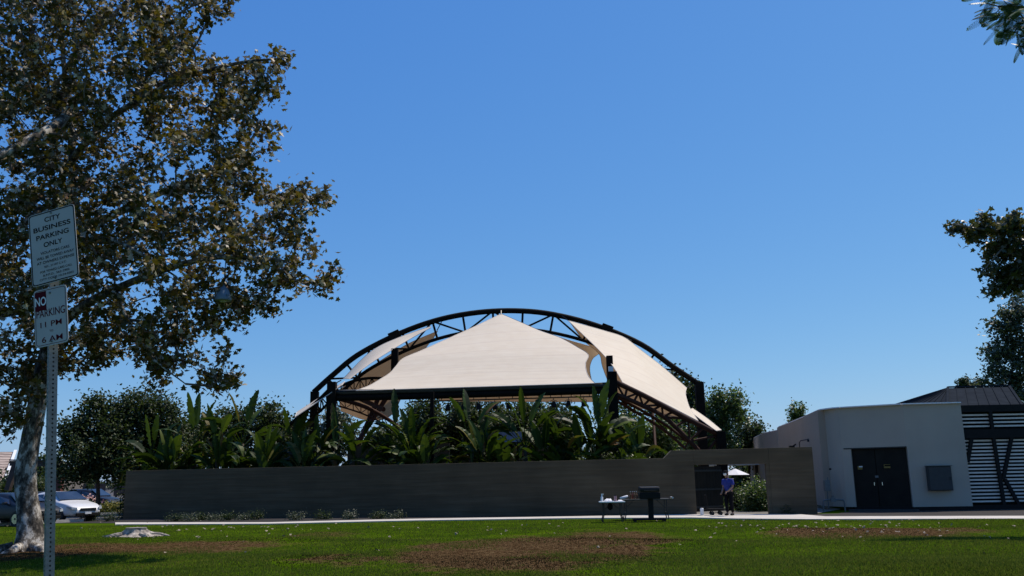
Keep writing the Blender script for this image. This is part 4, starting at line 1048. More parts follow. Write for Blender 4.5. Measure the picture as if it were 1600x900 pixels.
# ================================================================== PADDLE-LEAVED PLANTS BEHIND THE WALL
def paddle_leaf(V, T, base, dirv, pet, L_, Wd, droop, r, tw):
    """petiole bar plus a split blade along a drooping spine; triangles appended"""
    d = np.array(dirv, float); d /= np.linalg.norm(d); p = np.array(base, float)
    side = np.cross(d, [0, 0, 1.0]); 
    if np.linalg.norm(side) < .2: side = np.array([1.0, 0, 0])
    side /= np.linalg.norm(side)
    face = np.cross(side, d); side = side*math.cos(tw)+face*math.sin(tw)
    n = 13; pts = []; st = (pet+L_)/26
    for i in range(27):
        pts.append((p.copy(), d.copy())); d = d+np.array([d[0]*.02, d[1]*.02, -droop*(i/26)**1.5*.22]); d /= np.linalg.norm(d); p = p+d*st
    kp = int(26*pet/(pet+L_))
    def addv(*vs):
        o = len(V); V.extend([tuple(v) for v in vs]); return o
    nn = np.cross(side, pts[0][1])
    for i in range(kp):
        a, b = pts[i][0], pts[i+1][0]; w = .028
        o = addv(a-side*w, a+side*w, b+side*w, b-side*w, a+nn*w, b+nn*w)
        T.extend([(o, o+1, o+2), (o, o+2, o+3), (o+4, o+1, o+2), (o+4, o+2, o+5)])
    m = 26-kp
    # continuous blade surface with notched edge
    spine = []; 
    for i in range(m+1):
        a, dd = pts[kp+i]; f = i/m; w = Wd*(math.sin(PI*min(1, (f*.94+.05)))**.55)*(1-.25*f)
        spine.append((a, dd, w))
    for sgn in (-1, 1):
        prev = addv(spine[0][0]); pe = None
        o0 = prev
        for i in range(m):
            a, da, wa = spine[i]; b, db, wb = spine[i+1]
            s_ = side*sgn; upv = np.cross(side, da); lift = .28
            split = r.random() < .42; g_ = .8 if split else 1.0
            ea = a+s_*wa*1.0+upv*wa*lift+da*wa*.12; eb = b+s_*wb*g_+upv*wb*(lift-(.35 if split else 0)*r.random())+db*wb*.12
            if pe is None or split:
                oa = addv(ea) 
                ob = addv(b, eb); T.extend([(prev, oa, ob+1), (prev, ob+1, ob)])
            else:
                ob = addv(b, eb); T.extend([(prev, pe, ob+1), (prev, ob+1, ob)])
            prev, pe = ob, ob+1
def paddle_plant(px, ytop, Y, label, seed, stems=2, lean=0):
    r = np.random.default_rng(seed); b = gx(px, Y); zt = zat(px, ytop, Y)*(.99 if px < 420 else 1.05)
    t = empty('paddle_leaf_plant', b, label, 'plant', 'paddle leaved plants growing behind the concrete wall')
    mb = MB(); V = []; T = []
    for s_ in range(stems):
        off = Vector((r.uniform(-.55, .55), r.uniform(-.5, .5), 0))*(s_ > 0)
        H = zt*(1 if s_ == 0 else r.uniform(.55, .9)); blade = min(1.75, .34*H+.1)*r.uniform(.9, 1.1); pet = min(1.25, .2*H)
        hs = max(.3, H-blade-pet); top = b+off+Vector((lean*hs*.2, 0, hs))
        mb.tube(catmull([b+off, (b+off).lerp(top, .5)+Vector((.04, 0, 0)), top], 8), [.13, .12, .12, .115, .11, .10, .09, .07], 8, wob=.12)
        nl = int(r.integers(9, 17)); r_fan = r.uniform(44, 78); plane = r.uniform(-.7, .7); ca, sa = math.cos(plane), math.sin(plane)
        for k in range(nl):
            a = (k/(nl-1)-.5)*2*R(r_fan)+r.normal()*.13; a += lean*.2
            dv = (math.sin(a)*ca+r.normal()*.06, math.sin(a)*sa+r.normal()*.14, math.cos(a))
            f = 1-.22*abs(a)
            paddle_leaf(V, T, top-Vector((0, 0, .25*abs(a))), dv, pet*r.uniform(.75, 1.1), blade*f*r.uniform(.85, 1.05), r.uniform(.19, .30)*min(1, blade/1.3), .25+1.9*abs(a)*r.random(), r, r.uniform(-.9, .9))
        for k in range(7):   # dead hanging leaves along the stem
            a = r.uniform(0, 2*PI); h_ = hs*r.uniform(.4, 1); paddle_leaf(V, T, b+off+Vector((0, 0, h_)), (math.cos(a), math.sin(a), .25), .3, .8, .12, 4, r, r.uniform(-1, 1))
    mb.build('stem', MT['stemdark'], t, smooth=True)
    np_mesh('foliage', V, T, MT['banana'], t)
    return t
PL = [(232, 640, 46.5, 2, 'paddle leaved plant leftmost behind the wall, half hidden under the big tree'), (262, 655, 45.6, 2, 'low paddle leaved plant second from the left end of the wall'),
      (298, 612, 46.4, 3, 'tall dense paddle leaved clump below the hanging sycamore twigs'), (334, 618, 45.0, 2, 'paddle leaved plant with broad spreading fronds left of the spiky one'),
      (374, 606, 45.6, 2, 'tall upright spiky paddle leaved plant standing against the sky left of the canopy'), (410, 655, 44.4, 2, 'low paddle leaved plant right of the tall spiky one'),
      (452, 632, 46.0, 2, 'paddle leaved plant whose fan of leaves stands against the sky beside the canopy end'), (470, 668, 43.8, 1, 'short bright paddle leaved plant under the left low sail'),
      (492, 650, 44.6, 2, 'paddle leaved plant just left of the front left canopy column'), (522, 634, 44.0, 2, 'paddle leaved plant in front of the front left canopy column'),
      (557, 652, 43.6, 1, 'single stemmed paddle leaved plant below the curved left brown sail'), (618, 613, 44.0, 3, 'tall paddle leaved clump reaching the beam left of the thin post'),
      (646, 640, 43.2, 2, 'paddle leaved plant leaning beside the thin canopy post'), (664, 672, 42.2, 1, 'short paddle leaved plant with a yellow leaf low by the wall top'),
      (735, 612, 43.0, 2, 'tall paddle leaved plant left of the bluish panel'), (758, 650, 42.4, 2, 'paddle leaved plant with drooping leaves below the beam centre'), (789, 690, 42, 1, 'very low paddle leaved plant under the bluish panel'),
      (823, 611, 42.8, 1, 'narrow paddle leaved plant with upright leaves right of the bluish panel'), (852, 648, 42.4, 2, 'paddle leaved plant right of the narrow upright one'),
      (880, 640, 42.0, 2, 'mid height paddle leaved plant left of the front right column'), (912, 650, 41.4, 1, 'paddle leaved plant with one broad bright upright leaf'),
      (940, 600, 42.0, 3, 'tallest paddle leaved clump, in front of the front right column'), (968, 640, 41.4, 2, 'paddle leaved plant right of the front right column'),
      (1003, 655, 42.2, 1, 'single paddle leaved plant below the right side truss')]
for i, (px, yt, Y, st, lab) in enumerate(PL): paddle_plant(px, yt, Y+2.5, lab, 100+i, st+(1 if i in (1, 3, 5, 6, 8, 12, 18, 19) else 0))

# ================================================================== OTHER TREES
def B(px, py, Y, rx, ry, rz=None):      # crown blob: centre seen there, radii in metres
    return (tuple(P(px, py, Y)), (rx, ry if rz is not None else rx, rz if rz is not None else ry))
DL, GL, G2, SY = MT['darkleaf'], MT['greenleaf'], MT['grnleaf2'], MT['sycleaf2']
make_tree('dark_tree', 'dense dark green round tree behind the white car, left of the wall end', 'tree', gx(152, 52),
          [B(150, 690, 52, 1.9, 1.7, 1.8), B(120, 715, 51, 1.5, 1.5, 1.4), B(180, 700, 52.5, 1.5, 1.5, 1.5), B(155, 650, 52.5, 1.1, 1.1, 1.0), B(190, 655, 53, 1.0, 1, 1.1), B(115, 670, 52, .8, .9, .8), B(160, 630, 52.5, .5, .6, .7), B(128, 640, 52, .45, .5, .7), B(108, 690, 52, .5, .6, .6), B(185, 632, 53, .5, .5, .5), B(108, 740, 51, .9, 1, .6), B(190, 735, 52, 1.0, 1, .6)], 330, 46, .17, OVAL, DL, 21, .28, .13, fork=2.3)
make_tree('dark_tree', 'second dark tree with loose top rising over the left end of the wall', 'tree', gx(222, 54),
          [B(215, 660, 54, 1.6, 1.5, 1.7), B(250, 650, 54, 1.4, 1.4, 1.4), B(215, 700, 54, 1.7, 1.6, 1.4), B(265, 690, 54, 1.6, 1.5, 1.5), B(232, 622, 54, .8, .8, .6)], 330, 42, .17, OVAL, DL, 22, .3, .13, fork=2.2)
make_tree('dark_tree', 'low dark tree filling the gap behind the tall spiky plant', 'tree', gx(415, 57),
          [B(400, 680, 57, 1.9, 1.7, 1.7), B(440, 690, 57, 1.5, 1.5, 1.3), B(340, 680, 57, 2.0, 1.6, 1.7), B(420, 655, 57, 1.2, 1.2, .9), B(300, 690, 57, 1.9, 1.6, 1.6)], 380, 40, .2, OVAL, DL, 23, .34, .14, fork=2)
make_tree('leafy_tree', 'mid green tree behind the left front canopy column', 'tree', gx(500, 70),
          [B(490, 690, 70, 1.8, 1.7, 1.5), B(530, 680, 70, 1.5, 1.5, 1.7), B(460, 700, 70, 1.6, 1.5, 1.3), B(520, 650, 70, 1.0, 1, .7)], 220, 34, .22, OVAL, G2, 24, .36, .14, fork=2)
for i, (px, top, Y, w, m_, lab) in enumerate([(640, 632, 76, 3.0, GL, 'bright green tree seen under the left part of the canopy beam'), (705, 622, 78, 2.6, GL, 'pale green tree beside the thin canopy post, under the beam'),
        (765, 626, 80, 3.0, DL, 'dark tree behind the bluish panel under the beam'), (830, 628, 78, 3.2, GL, 'green tree behind the narrow upright plant under the beam'), (880, 640, 80, 2.4, G2, 'lower grey green tree under the right end of the beam'),
        (965, 622, 74, 3.0, GL, 'green tree right behind the front right canopy column'), (1015, 655, 72, 2.4, GL, 'green tree under the right side truss'), (1050, 660, 80, 2.8, DL, 'dark tree behind the lower end of the right side truss'),
        (672, 622, 74, 2.6, DL, 'dark tree filling the gap just left of the thin canopy post'), (735, 618, 74, 2.8, DL, 'dark tree under the beam between the post and the bluish panel'), (800, 620, 75, 2.8, DL, 'dark tree under the beam right of the bluish panel'), (858, 632, 74, 2.2, DL, 'dark tree under the right third of the beam'), (590, 668, 70, 1.6, DL, 'low dark tree below the raking struts')]):
    z = zat(px, top, Y); g0 = gx(px, Y); r_ = np.random.default_rng(40+i)
    bl = [((g0.x+r_.uniform(-.5, .5)*w, Y+r_.uniform(-1, 1), z*f), (w*q, w*.8, z*.22)) for f, q in ((.78, .55), (.55, .85), (.38, .9), (.6, .7))]
    make_tree('leafy_tree', lab, 'tree', g0, bl, 260, 46, .25, OVAL, m_, 60+i, .38, .16, group='trees seen under the canopy', fork=z*.3)
make_tree('leafy_tree', 'tall tree whose top shows above the lower right end of the arch', 'tree', gx(1050, 82),
          [B(1048, 600, 82, 2.3, 1.6, 1.3), B(1065, 620, 82, 2.2, 1.6, 1.4), B(1045, 640, 82, 2.4, 1.6, 1.5), B(1080, 650, 82, 2.0, 1.6, 1.6), B(1060, 690, 82, 2.6, 1.6, 1.5)], 260, 36, .26, OVAL, DL, 71, .4, .2, fork=4)
make_tree('leafy_tree', 'green tree with an uneven top just right of the canopy end', 'tree', gx(1128, 66),
          [B(1132, 622, 66, 1.1, 1, .9), B(1120, 640, 66, 1.2, 1.1, 1.0), B(1148, 632, 66, 1.1, 1.1, 1.0), B(1160, 647, 66, .8, .9, .7), B(1110, 660, 66, 1.3, 1.2, 1.1), B(1130, 665, 66, 1.1, 1.1, .9), B(1105, 690, 66, 1.5, 1.2, 1.1), B(1125, 700, 66, 1.3, 1.2, 1.0)], 240, 36, .2, OVAL, GL, 72, .27, .16, fork=3)
make_tree('leafy_tree', 'lower bushy tree between the canopy end and the white building', 'tree', gx(1172, 72),
          [B(1170, 672, 72, 1.2, 1.1, .9), B(1150, 690, 72, 1.3, 1.2, 1.0), B(1185, 690, 72, 1.1, 1.1, .9), B(1200, 705, 72, 1.1, 1.1, .8), B(1165, 710, 72, 1.5, 1.2, .9)], 170, 34, .2, OVAL, DL, 73, .3, .14, fork=2.4)
make_tree('leafy_tree', 'small round treetop peeking over the receding white wall', 'tree', gx(1246, 80), [B(1246, 645, 80, .75, .8, .8), B(1241, 655, 80, .7, .8, .6), B(1251, 655, 80, .7, .8, .7)], 60, 26, .2, OVAL, GL, 74, .2, .12, fork=4.5)
make_tree('leafy_tree', 'tiny dark treetop above the left part of the roof ridge', 'tree', gx(1506, 88), [B(1505, 597, 88, .55, .6, .55), B(1508, 604, 88, .7, .6, .5)], 44, 26, .2, OVAL, DL, 75, .16, .12, fork=8)
make_tree('leafy_tree', 'thin wispy treetop above the middle of the roof ridge', 'tree', gx(1530, 90), [B(1529, 598, 90, .55, .6, .4), B(1524, 602, 90, .4, .5, .3)], 24, 18, .18, OVAL, G2, 76, .18, .1, fork=8)
make_tree('eucalyptus_tree', 'tall grey green eucalyptus rising behind the metal roof', 'tree', gx(1590, 72),
          [B(1568, 505, 72, 1.1, 1.1, 1.0), B(1552, 512, 72, .8, .9, .6), B(1583, 490, 72, 1.1, 1.1, 1.1), B(1556, 545, 72, .9, 1, .9), B(1578, 540, 72, 1.4, 1.2, 1.2), B(1549, 565, 72, .9, 1, .7), B(1575, 578, 72, 1.8, 1.4, 1.4), B(1562, 600, 72, 1.6, 1.4, 1.2), B(1600, 520, 72, 1.6, 1.4, 2.0), B(1610, 590, 72, 2.2, 1.6, 2.2), B(1595, 470, 72, .8, .9, 1.0), B(1585, 612, 72, 1.9, 1.4, .8)], 330, 30, .26, QUAD, G2, 77, .27, .22, fork=7)
# plain far row that closes the view along the left and behind everything
for i, (px, top, Y, w, lab) in enumerate([(25, 742, 60, 2.4, 'dark shrubby tree below the sloping shingle roof'), (-20, 730, 62, 3, 'dark shrubby tree at the left edge below the shingle roof'), (75, 748, 75, 1.6, 'small pale tree seen between the sycamore trunk and the sign post'), (120, 745, 85, 2.4, 'far dark tree behind the round tree'), (205, 752, 80, 2.2, 'far low tree glimpsed left of the wall end')]):
    z = zat(px, top, Y); g0 = gx(px, Y)
    make_tree('shrub_tree', lab, 'tree', g0, [((g0.x-.4*w, Y, z*.65), (w*.6, w*.7, z*.3)), ((g0.x+.5*w, Y, z*.6), (w*.55, w*.7, z*.3)), ((g0.x, Y, z*.35), (w, w*.7, z*.3))], 110, 36, .2, OVAL, [DL, DL, G2, DL, G2][i], 80+i, .3, .1, fork=.8)
hd = np.random.default_rng(90); k = 52000
hx = hd.uniform(-90, 60, k); hz = hd.random(k)**.8*(3.3+1.0*np.sin(hx*.45)+.8*np.sin(hx*1.3)+.5*np.sin(hx*2.9)); hy = 100+hd.normal(size=k)*1.2
V, T = scatter(np.stack([hx, hy, hz], 1), .5, OVAL, hd, .3); tag(np_mesh('far_trees', V, T, DL), 'far dark belt of trees behind the park', 'far trees', kind='stuff')

# right hand trees reaching into the frame from outside it
def right_sycamore():
    r = np.random.default_rng(31); YT = 25; base = gx(1830, YT); t = empty('sycamore_tree', base, 'sycamore at the right edge whose dark leafy branch hangs in against the sky', 'tree')
    path = catmull([base-Vector((0, 0, .1)), base+Vector((-.1, 0, 2.5)), base+Vector((-.3, 0, 5)), base+Vector((-.4, .2, 8)), base+Vector((-.2, .3, 11))], 20)
    MB().tube(path, [.34-.011*i for i in range(20)], 12, wob=.05).build('trunk', MT['bark'], t, smooth=True)
    start = []
    for pts, r0 in (([tuple(path[9]), tuple(P(1720, 420, YT)), tuple(P(1650, 372, YT)), tuple(P(1590, 365, YT-.3)), tuple(P(1530, 358, YT-.4)), tuple(P(1488, 350, YT-.4))], .09),
                    ([tuple(P(1650, 372, YT)), tuple(P(1610, 410, YT+.3)), tuple(P(1575, 425, YT+.4)), tuple(P(1545, 455, YT+.5))], .03), ([tuple(P(1590, 365, YT-.3)), tuple(P(1560, 395, YT-.4)), tuple(P(1535, 425, YT-.5))], .03)):
        q = catmull(pts, 14); MB().tube(q, [r0*(1-.8*i/13)+.006 for i in range(14)], 8).build('limb', MT['bark2'], t, smooth=True); start += [np.array(p) for p in q[3:]]
    blobs = [B(1500, 355, YT, .28, .3, .12), B(1520, 362, YT, .3, .4, .22), B(1545, 365, YT, .4, .6, .28), B(1535, 342, YT, .2, .3, .08), B(1570, 352, YT, .4, .6, .22), B(1590, 372, YT, .6, .9, .55), B(1565, 392, YT, .45, .6, .35), B(1545, 425, YT, .28, .3, .12), B(1575, 425, YT, .35, .5, .2), B(1600, 420, YT, .5, .6, .45), B(1553, 455, YT, .22, .3, .08), B(1580, 445, YT, .4, .5, .25), B(1640, 400, YT, .9, 1.2, .8), B(1700, 380, YT, 1.4, 1.6, 1.3), B(1800, 300, YT, 2.6, 2.4, 2.6), B(1900, 380, YT, 2.6, 2.4, 2)]
    w = []
    tips = np.vstack([blob_tips([b], n_, r) for b, n_ in zip(blobs, [9, 14, 22, 6, 20, 50, 24, 9, 16, 40, 7, 18, 60, 80, 160, 100])])
    pos, par, ends = grow(start+[np.array(p) for p in path[10:]], tips, r, .5)
    branch_mesh(pos, par, ends, r0=.008, rmax=.08).build('branches', MT['bark2'], t)
    cen = leaves_at(pos, par, ends, 14, .11, r); V, T = scatter(cen, .125, STAR, r, .2); np_mesh('crown', V, T, MT['sycleaf2'], t)
right_sycamore()
def jacaranda():
    r = np.random.default_rng(33); YT = 14.0; base = gx(1790, YT+.5); t = empty('jacaranda_tree', base, 'feathery leaved tree whose fern like fronds enter the top right corner', 'tree')
    path = catmull([base-Vector((0, 0, .1)), base+Vector((-.1, 0, 2.2)), base+Vector((-.2, 0, 4.4)), base+Vector((-.1, .1, 7)), base+Vector((.2, .1, 10))], 18)
    MB().tube(path, [.2-.009*i for i in range(18)], 10, wob=.05).build('trunk', MT['brownbark'], t, smooth=True)
    start = []
    q = catmull([tuple(path[9]), tuple(P(1700, 60, YT)), tuple(P(1640, 20, YT)), tuple(P(1590, 12, YT)), tuple(P(1560, 10, YT))], 14)
    MB().tube(q, [.07*(1-.8*i/13)+.005 for i in range(14)], 7).build('limb', MT['brownbark'], t, smooth=True); start += [np.array(p) for p in q[3:]]
    start += [np.array(p) for p in path[10:]]
    tips = [P(1562, 14, YT), P(1575, 30, YT+.2), P(1550, 26, YT), P(1585, 50, YT), P(1600, 30, YT-.2), P(1592, 10, YT), P(1568, 0, YT+.2), P(1605, 60, YT), P(1540, 5, YT), P(1585, 25, YT-.3)]
    tips = [np.array(p) for p in tips]+list(blob_tips([B(1660, 10, YT, .9, .8, .7), B(1720, -60, YT, 1.6, 1.5, 1.5), B(1850, -80, YT, 2, 1.6, 1.8)], 50, r))
    pos, par, ends = grow(start, tips, r, .4); branch_mesh(pos, par, ends, r0=.007, rmax=.05).build('branches', MT['brownbark'], t)
    V = []; T = []
    def frond(base_, d, L_, r):
        d = np.array(d, float); d /= np.linalg.norm(d); p = np.array(base_, float); side = np.cross(d, [0, 0, 1.]); side /= np.linalg.norm(side)+1e-6
        side = side+np.array([0, 0, r.normal()*.5]); side /= np.linalg.norm(side)
        npin = 13; st = L_/npin
        for i in range(npin):
            q2 = p+d*st; o = len(V); V.extend([tuple(p-side*.003), tuple(p+side*.003), tuple(q2)]); T.append((o, o+1, o+2))
            pl = L_*.30*math.sin(PI*(i+1.6)/(npin+1.6))**.7
            for sg in (-1, 1):
                pd = side*sg+d*.55+np.array([0, 0, -.28]); pd /= np.linalg.norm(pd); nn = np.cross(pd, d); nn /= np.linalg.norm(nn)
                cr_ = np.cross(nn, pd); k2 = 7
                for j in range(k2):       # leaflets along the pinna
                    c = p+pd*pl*(j+.5)/k2; ll = .012+.006*math.sin(PI*(j+.5)/k2)
                    for s2 in (-1, 1):
                        a = c; b_ = c+cr_*s2*ll+pd*.007; o = len(V); w_ = pd*.0055
                        V.extend([tuple(a-w_), tuple(a+w_), tuple(b_+w_*.4), tuple(b_-w_*.4)]); T.extend([(o, o+1, o+2), (o, o+2, o+3)])
            p = q2; d = d+np.array([0, 0, -.05]); d /= np.linalg.norm(d)
    for (px, py), (qx, qy) in (((1562, 18), (1503, 34)), ((1558, 8), (1515, -6)), ((1572, 34), (1528, 62)), ((1560, 22), (1520, 20)), ((1600, 66), (1578, 96)), ((1590, 55), (1600, 84)), ((1580, 50), (1568, 70)), ((1575, 10), (1530, 8)), ((1585, 40), (1556, 58)), ((1600, 45), (1585, 72))):
        a = P(px, py, YT+r.uniform(-.2, .2)); b = P(qx, qy, YT+r.uniform(-.15, .15)); frond(a, b-a, (b-a).length, r)
    for e in ends:
        for k in range(6 if e in ends[:10] else 7):
            a = r.uniform(0, 2*PI); frond(pos[e]+r.normal(size=3)*.08, (math.cos(a), math.sin(a), r.uniform(-.6, .3)), r.uniform(.25, .42), r)
    np_mesh('crown', V, T, MT['fern'], t)
jacaranda()

# ================================================================== SHRUBS
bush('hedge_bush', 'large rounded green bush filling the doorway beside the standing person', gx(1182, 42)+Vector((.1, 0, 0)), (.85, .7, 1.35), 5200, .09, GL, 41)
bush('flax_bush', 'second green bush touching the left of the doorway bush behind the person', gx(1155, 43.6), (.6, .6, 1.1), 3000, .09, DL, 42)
def agave():
    b = gx(1124, 41.7); b = Vector((b.x, b.y, .03)); t = empty('agave_plant', b, 'spiky yellow green agave beside the dark gate', 'plant'); V = []; T = []; r = np.random.default_rng(9)
    for k in range(34):
        a = r.uniform(0, 2*PI); e = r.uniform(.35, 1.4); d = np.array([math.cos(a)*math.cos(e), math.sin(a)*math.cos(e), math.sin(e)]); s_ = np.array([-math.sin(a), math.cos(a), 0]); L_ = r.uniform(.6, .85); p0 = np.array(b)
        o = len(V); V += [tuple(p0-s_*.03), tuple(p0+s_*.03), tuple(p0+d*L_*.5+s_*.045), tuple(p0+d*L_*.5-s_*.045), tuple(p0+d*L_+np.array([0, 0, -.08]))]
        T += [(o, o+1, o+2), (o, o+2, o+3), (o+3, o+2, o+4)]
    np_mesh('foliage', V, T, MT['agave'], t); MB().lathe([(.07, 0), (.05, .15)], 8, b).build('stem', MT['stemdark'], t)
MT['agave'] = leaf_mat('agave_leaf', [(0, (.06, .12, .02)), (.6, (.13, .2, .03)), (1, (.25, .28, .06))], .5, .25)
agave()
gb = [(268, 815.5, 41), (290, 815.5, 42), (310, 814, 43), (332, 814, 44), (352, 814, 45), (375, 813.5, 46), (398, 813, 47), (455, 813.5, 48), (500, 812.5, 49), (545, 811.8, 50), (590, 811.4, 51), (620, 811.6, 52), (1236, 804.5, 53), (1246, 804, 54), (130, 815, 55), (160, 815.6, 56)]
glab = ['ground plant leftmost of the row at the foot of the wall', 'ground plant second in the row at the left foot of the wall', 'leafy ground plant under the tall dense clump at the wall foot', 'leafy ground plant between two others in the left foot row', 'pale leaved ground plant in the middle of the left foot row', 'pale leaved ground plant below the tall spiky plant, at the wall foot', 'last plant of the dense row at the left foot of the wall', 'lone small plant at the wall foot below the left fan plant',
        'small plant at the wall foot below the front left column', 'small plant at the wall foot below the single stemmed plant', 'small plant at the wall foot left of the wall middle', 'small plant at the middle of the wall foot', 'grey leaved plant at the foot of the right wall piece', 'second grey plant at the foot of the right wall piece', 'low dark shrub in the bed right of the white car', 'low dark shrub in the bed at the left end of the wall']
for (px, py, sd_), lab in zip(gb, glab):
    g0 = G(px, py); s_ = 1.0 if px > 230 else 1.5
    bush('ground_plant', lab, Vector((g0.x, g0.y+.5, .01)), (.42*s_, .28*s_, .26*s_), 420, .06, DL if px < 230 or sd_ % 2 else G2, sd_, group='low plants along the wall foot', cat='plant')
# dark fill of undergrowth between the paddle plants
ug = [(215, 46.8, 2.6), (250, 47, 3.1), (285, 47.3, 3.2), (320, 47, 3.2), (355, 47, 3.0), (395, 47, 3.0), (430, 46.6, 2.8), (465, 46.4, 2.7), (500, 46.2, 2.7), (535, 46, 2.3), (605, 45.2, 2.9), (650, 45, 2.7), (690, 44.6, 2.4), (735, 44.6, 2.9), (770, 44.4, 2.5), (825, 44.4, 2.6), (870, 44, 2.9), (905, 43.8, 3.0), (945, 43.4, 3.3), (985, 43, 3.3), (1015, 43, 3.1), (1040, 43, 2.7)]
ulab = ['dark shrub at the very left end of the wall, under the second dark tree', 'dark shrub between the two leftmost paddle leaved plants', 'dark shrub behind the tall dense clump below the sycamore twigs', 'dark shrub just right of the tall dense clump below the twigs',
        'dark shrub at the left foot of the tall upright spiky plant', 'dark shrub at the right foot of the tall upright spiky plant', 'dark shrub left of the fan leaved plant beside the canopy end', 'bright green shrub under the lit low left sail', 'dark shrub left of the front left canopy column', 'dark shrub right of the front left canopy column',
        'dark shrub in front of the raking brown struts', 'dark shrub left of the thin canopy post', 'bright green shrub at the right of the thin canopy post', 'dark shrub behind the tall plant left of the bluish panel', 'dark shrub just left of the bluish panel',
        'dark shrub behind the narrow upright plant right of the bluish panel', 'dark shrub above the wall over the small white topped table', 'bright green shrub above the wall over the white spray bottle', 'dark shrub behind the tallest clump by the front right column',
        'bright green shrub above the wall over the black grill', 'bright green shrub above the wall where the side truss begins', 'shrub at the right end of the planting where the wall steps up']
for i, (px, Y, h_) in enumerate(ug):
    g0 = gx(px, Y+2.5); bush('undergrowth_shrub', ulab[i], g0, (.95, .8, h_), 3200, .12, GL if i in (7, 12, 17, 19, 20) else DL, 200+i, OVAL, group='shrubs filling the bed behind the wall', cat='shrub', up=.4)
# yellow flowers and rose bushes past the cars
for i, (px, lab) in enumerate(((152, 'yellow green flower clump left of the dark trunk past the white car'), (170, 'middle yellow green flower clump past the car park'), (184, 'yellow green flower clump next to the wall end'))):
    g0 = gx(px, 60); bush('flower_clump', lab, g0, (.75, .5, .55), 700, .1, MT['yellowleaf'], 301+i, group='yellow flower clumps past the car park', cat='plant')
def rose(px, seed, lab):
    g0 = gx(px, 56); t = bush('rose_bush', lab, g0, (.5, .4, .95), 600, .08, DL, seed, cat='bush'); r = np.random.default_rng(seed)
    c = np.array(g0)+np.stack([r.normal(size=14)*.3, r.normal(size=14)*.15-.3, r.uniform(.75, 1.15, 14)], 1); V, T = scatter(np.repeat(c, 7, 0)+r.normal(size=(98, 3))*.04, .13, OVAL, r, .2); np_mesh('blossoms', V, T, MT['petal'], t)
MT['petal'] = mat('rose_petal', (.62, .40, .38), .7, var=.2)
rose(124, 311, 'pink and white rose bush behind the white car bonnet'); rose(139, 312, 'second pale rose bush right of the white car roofline')

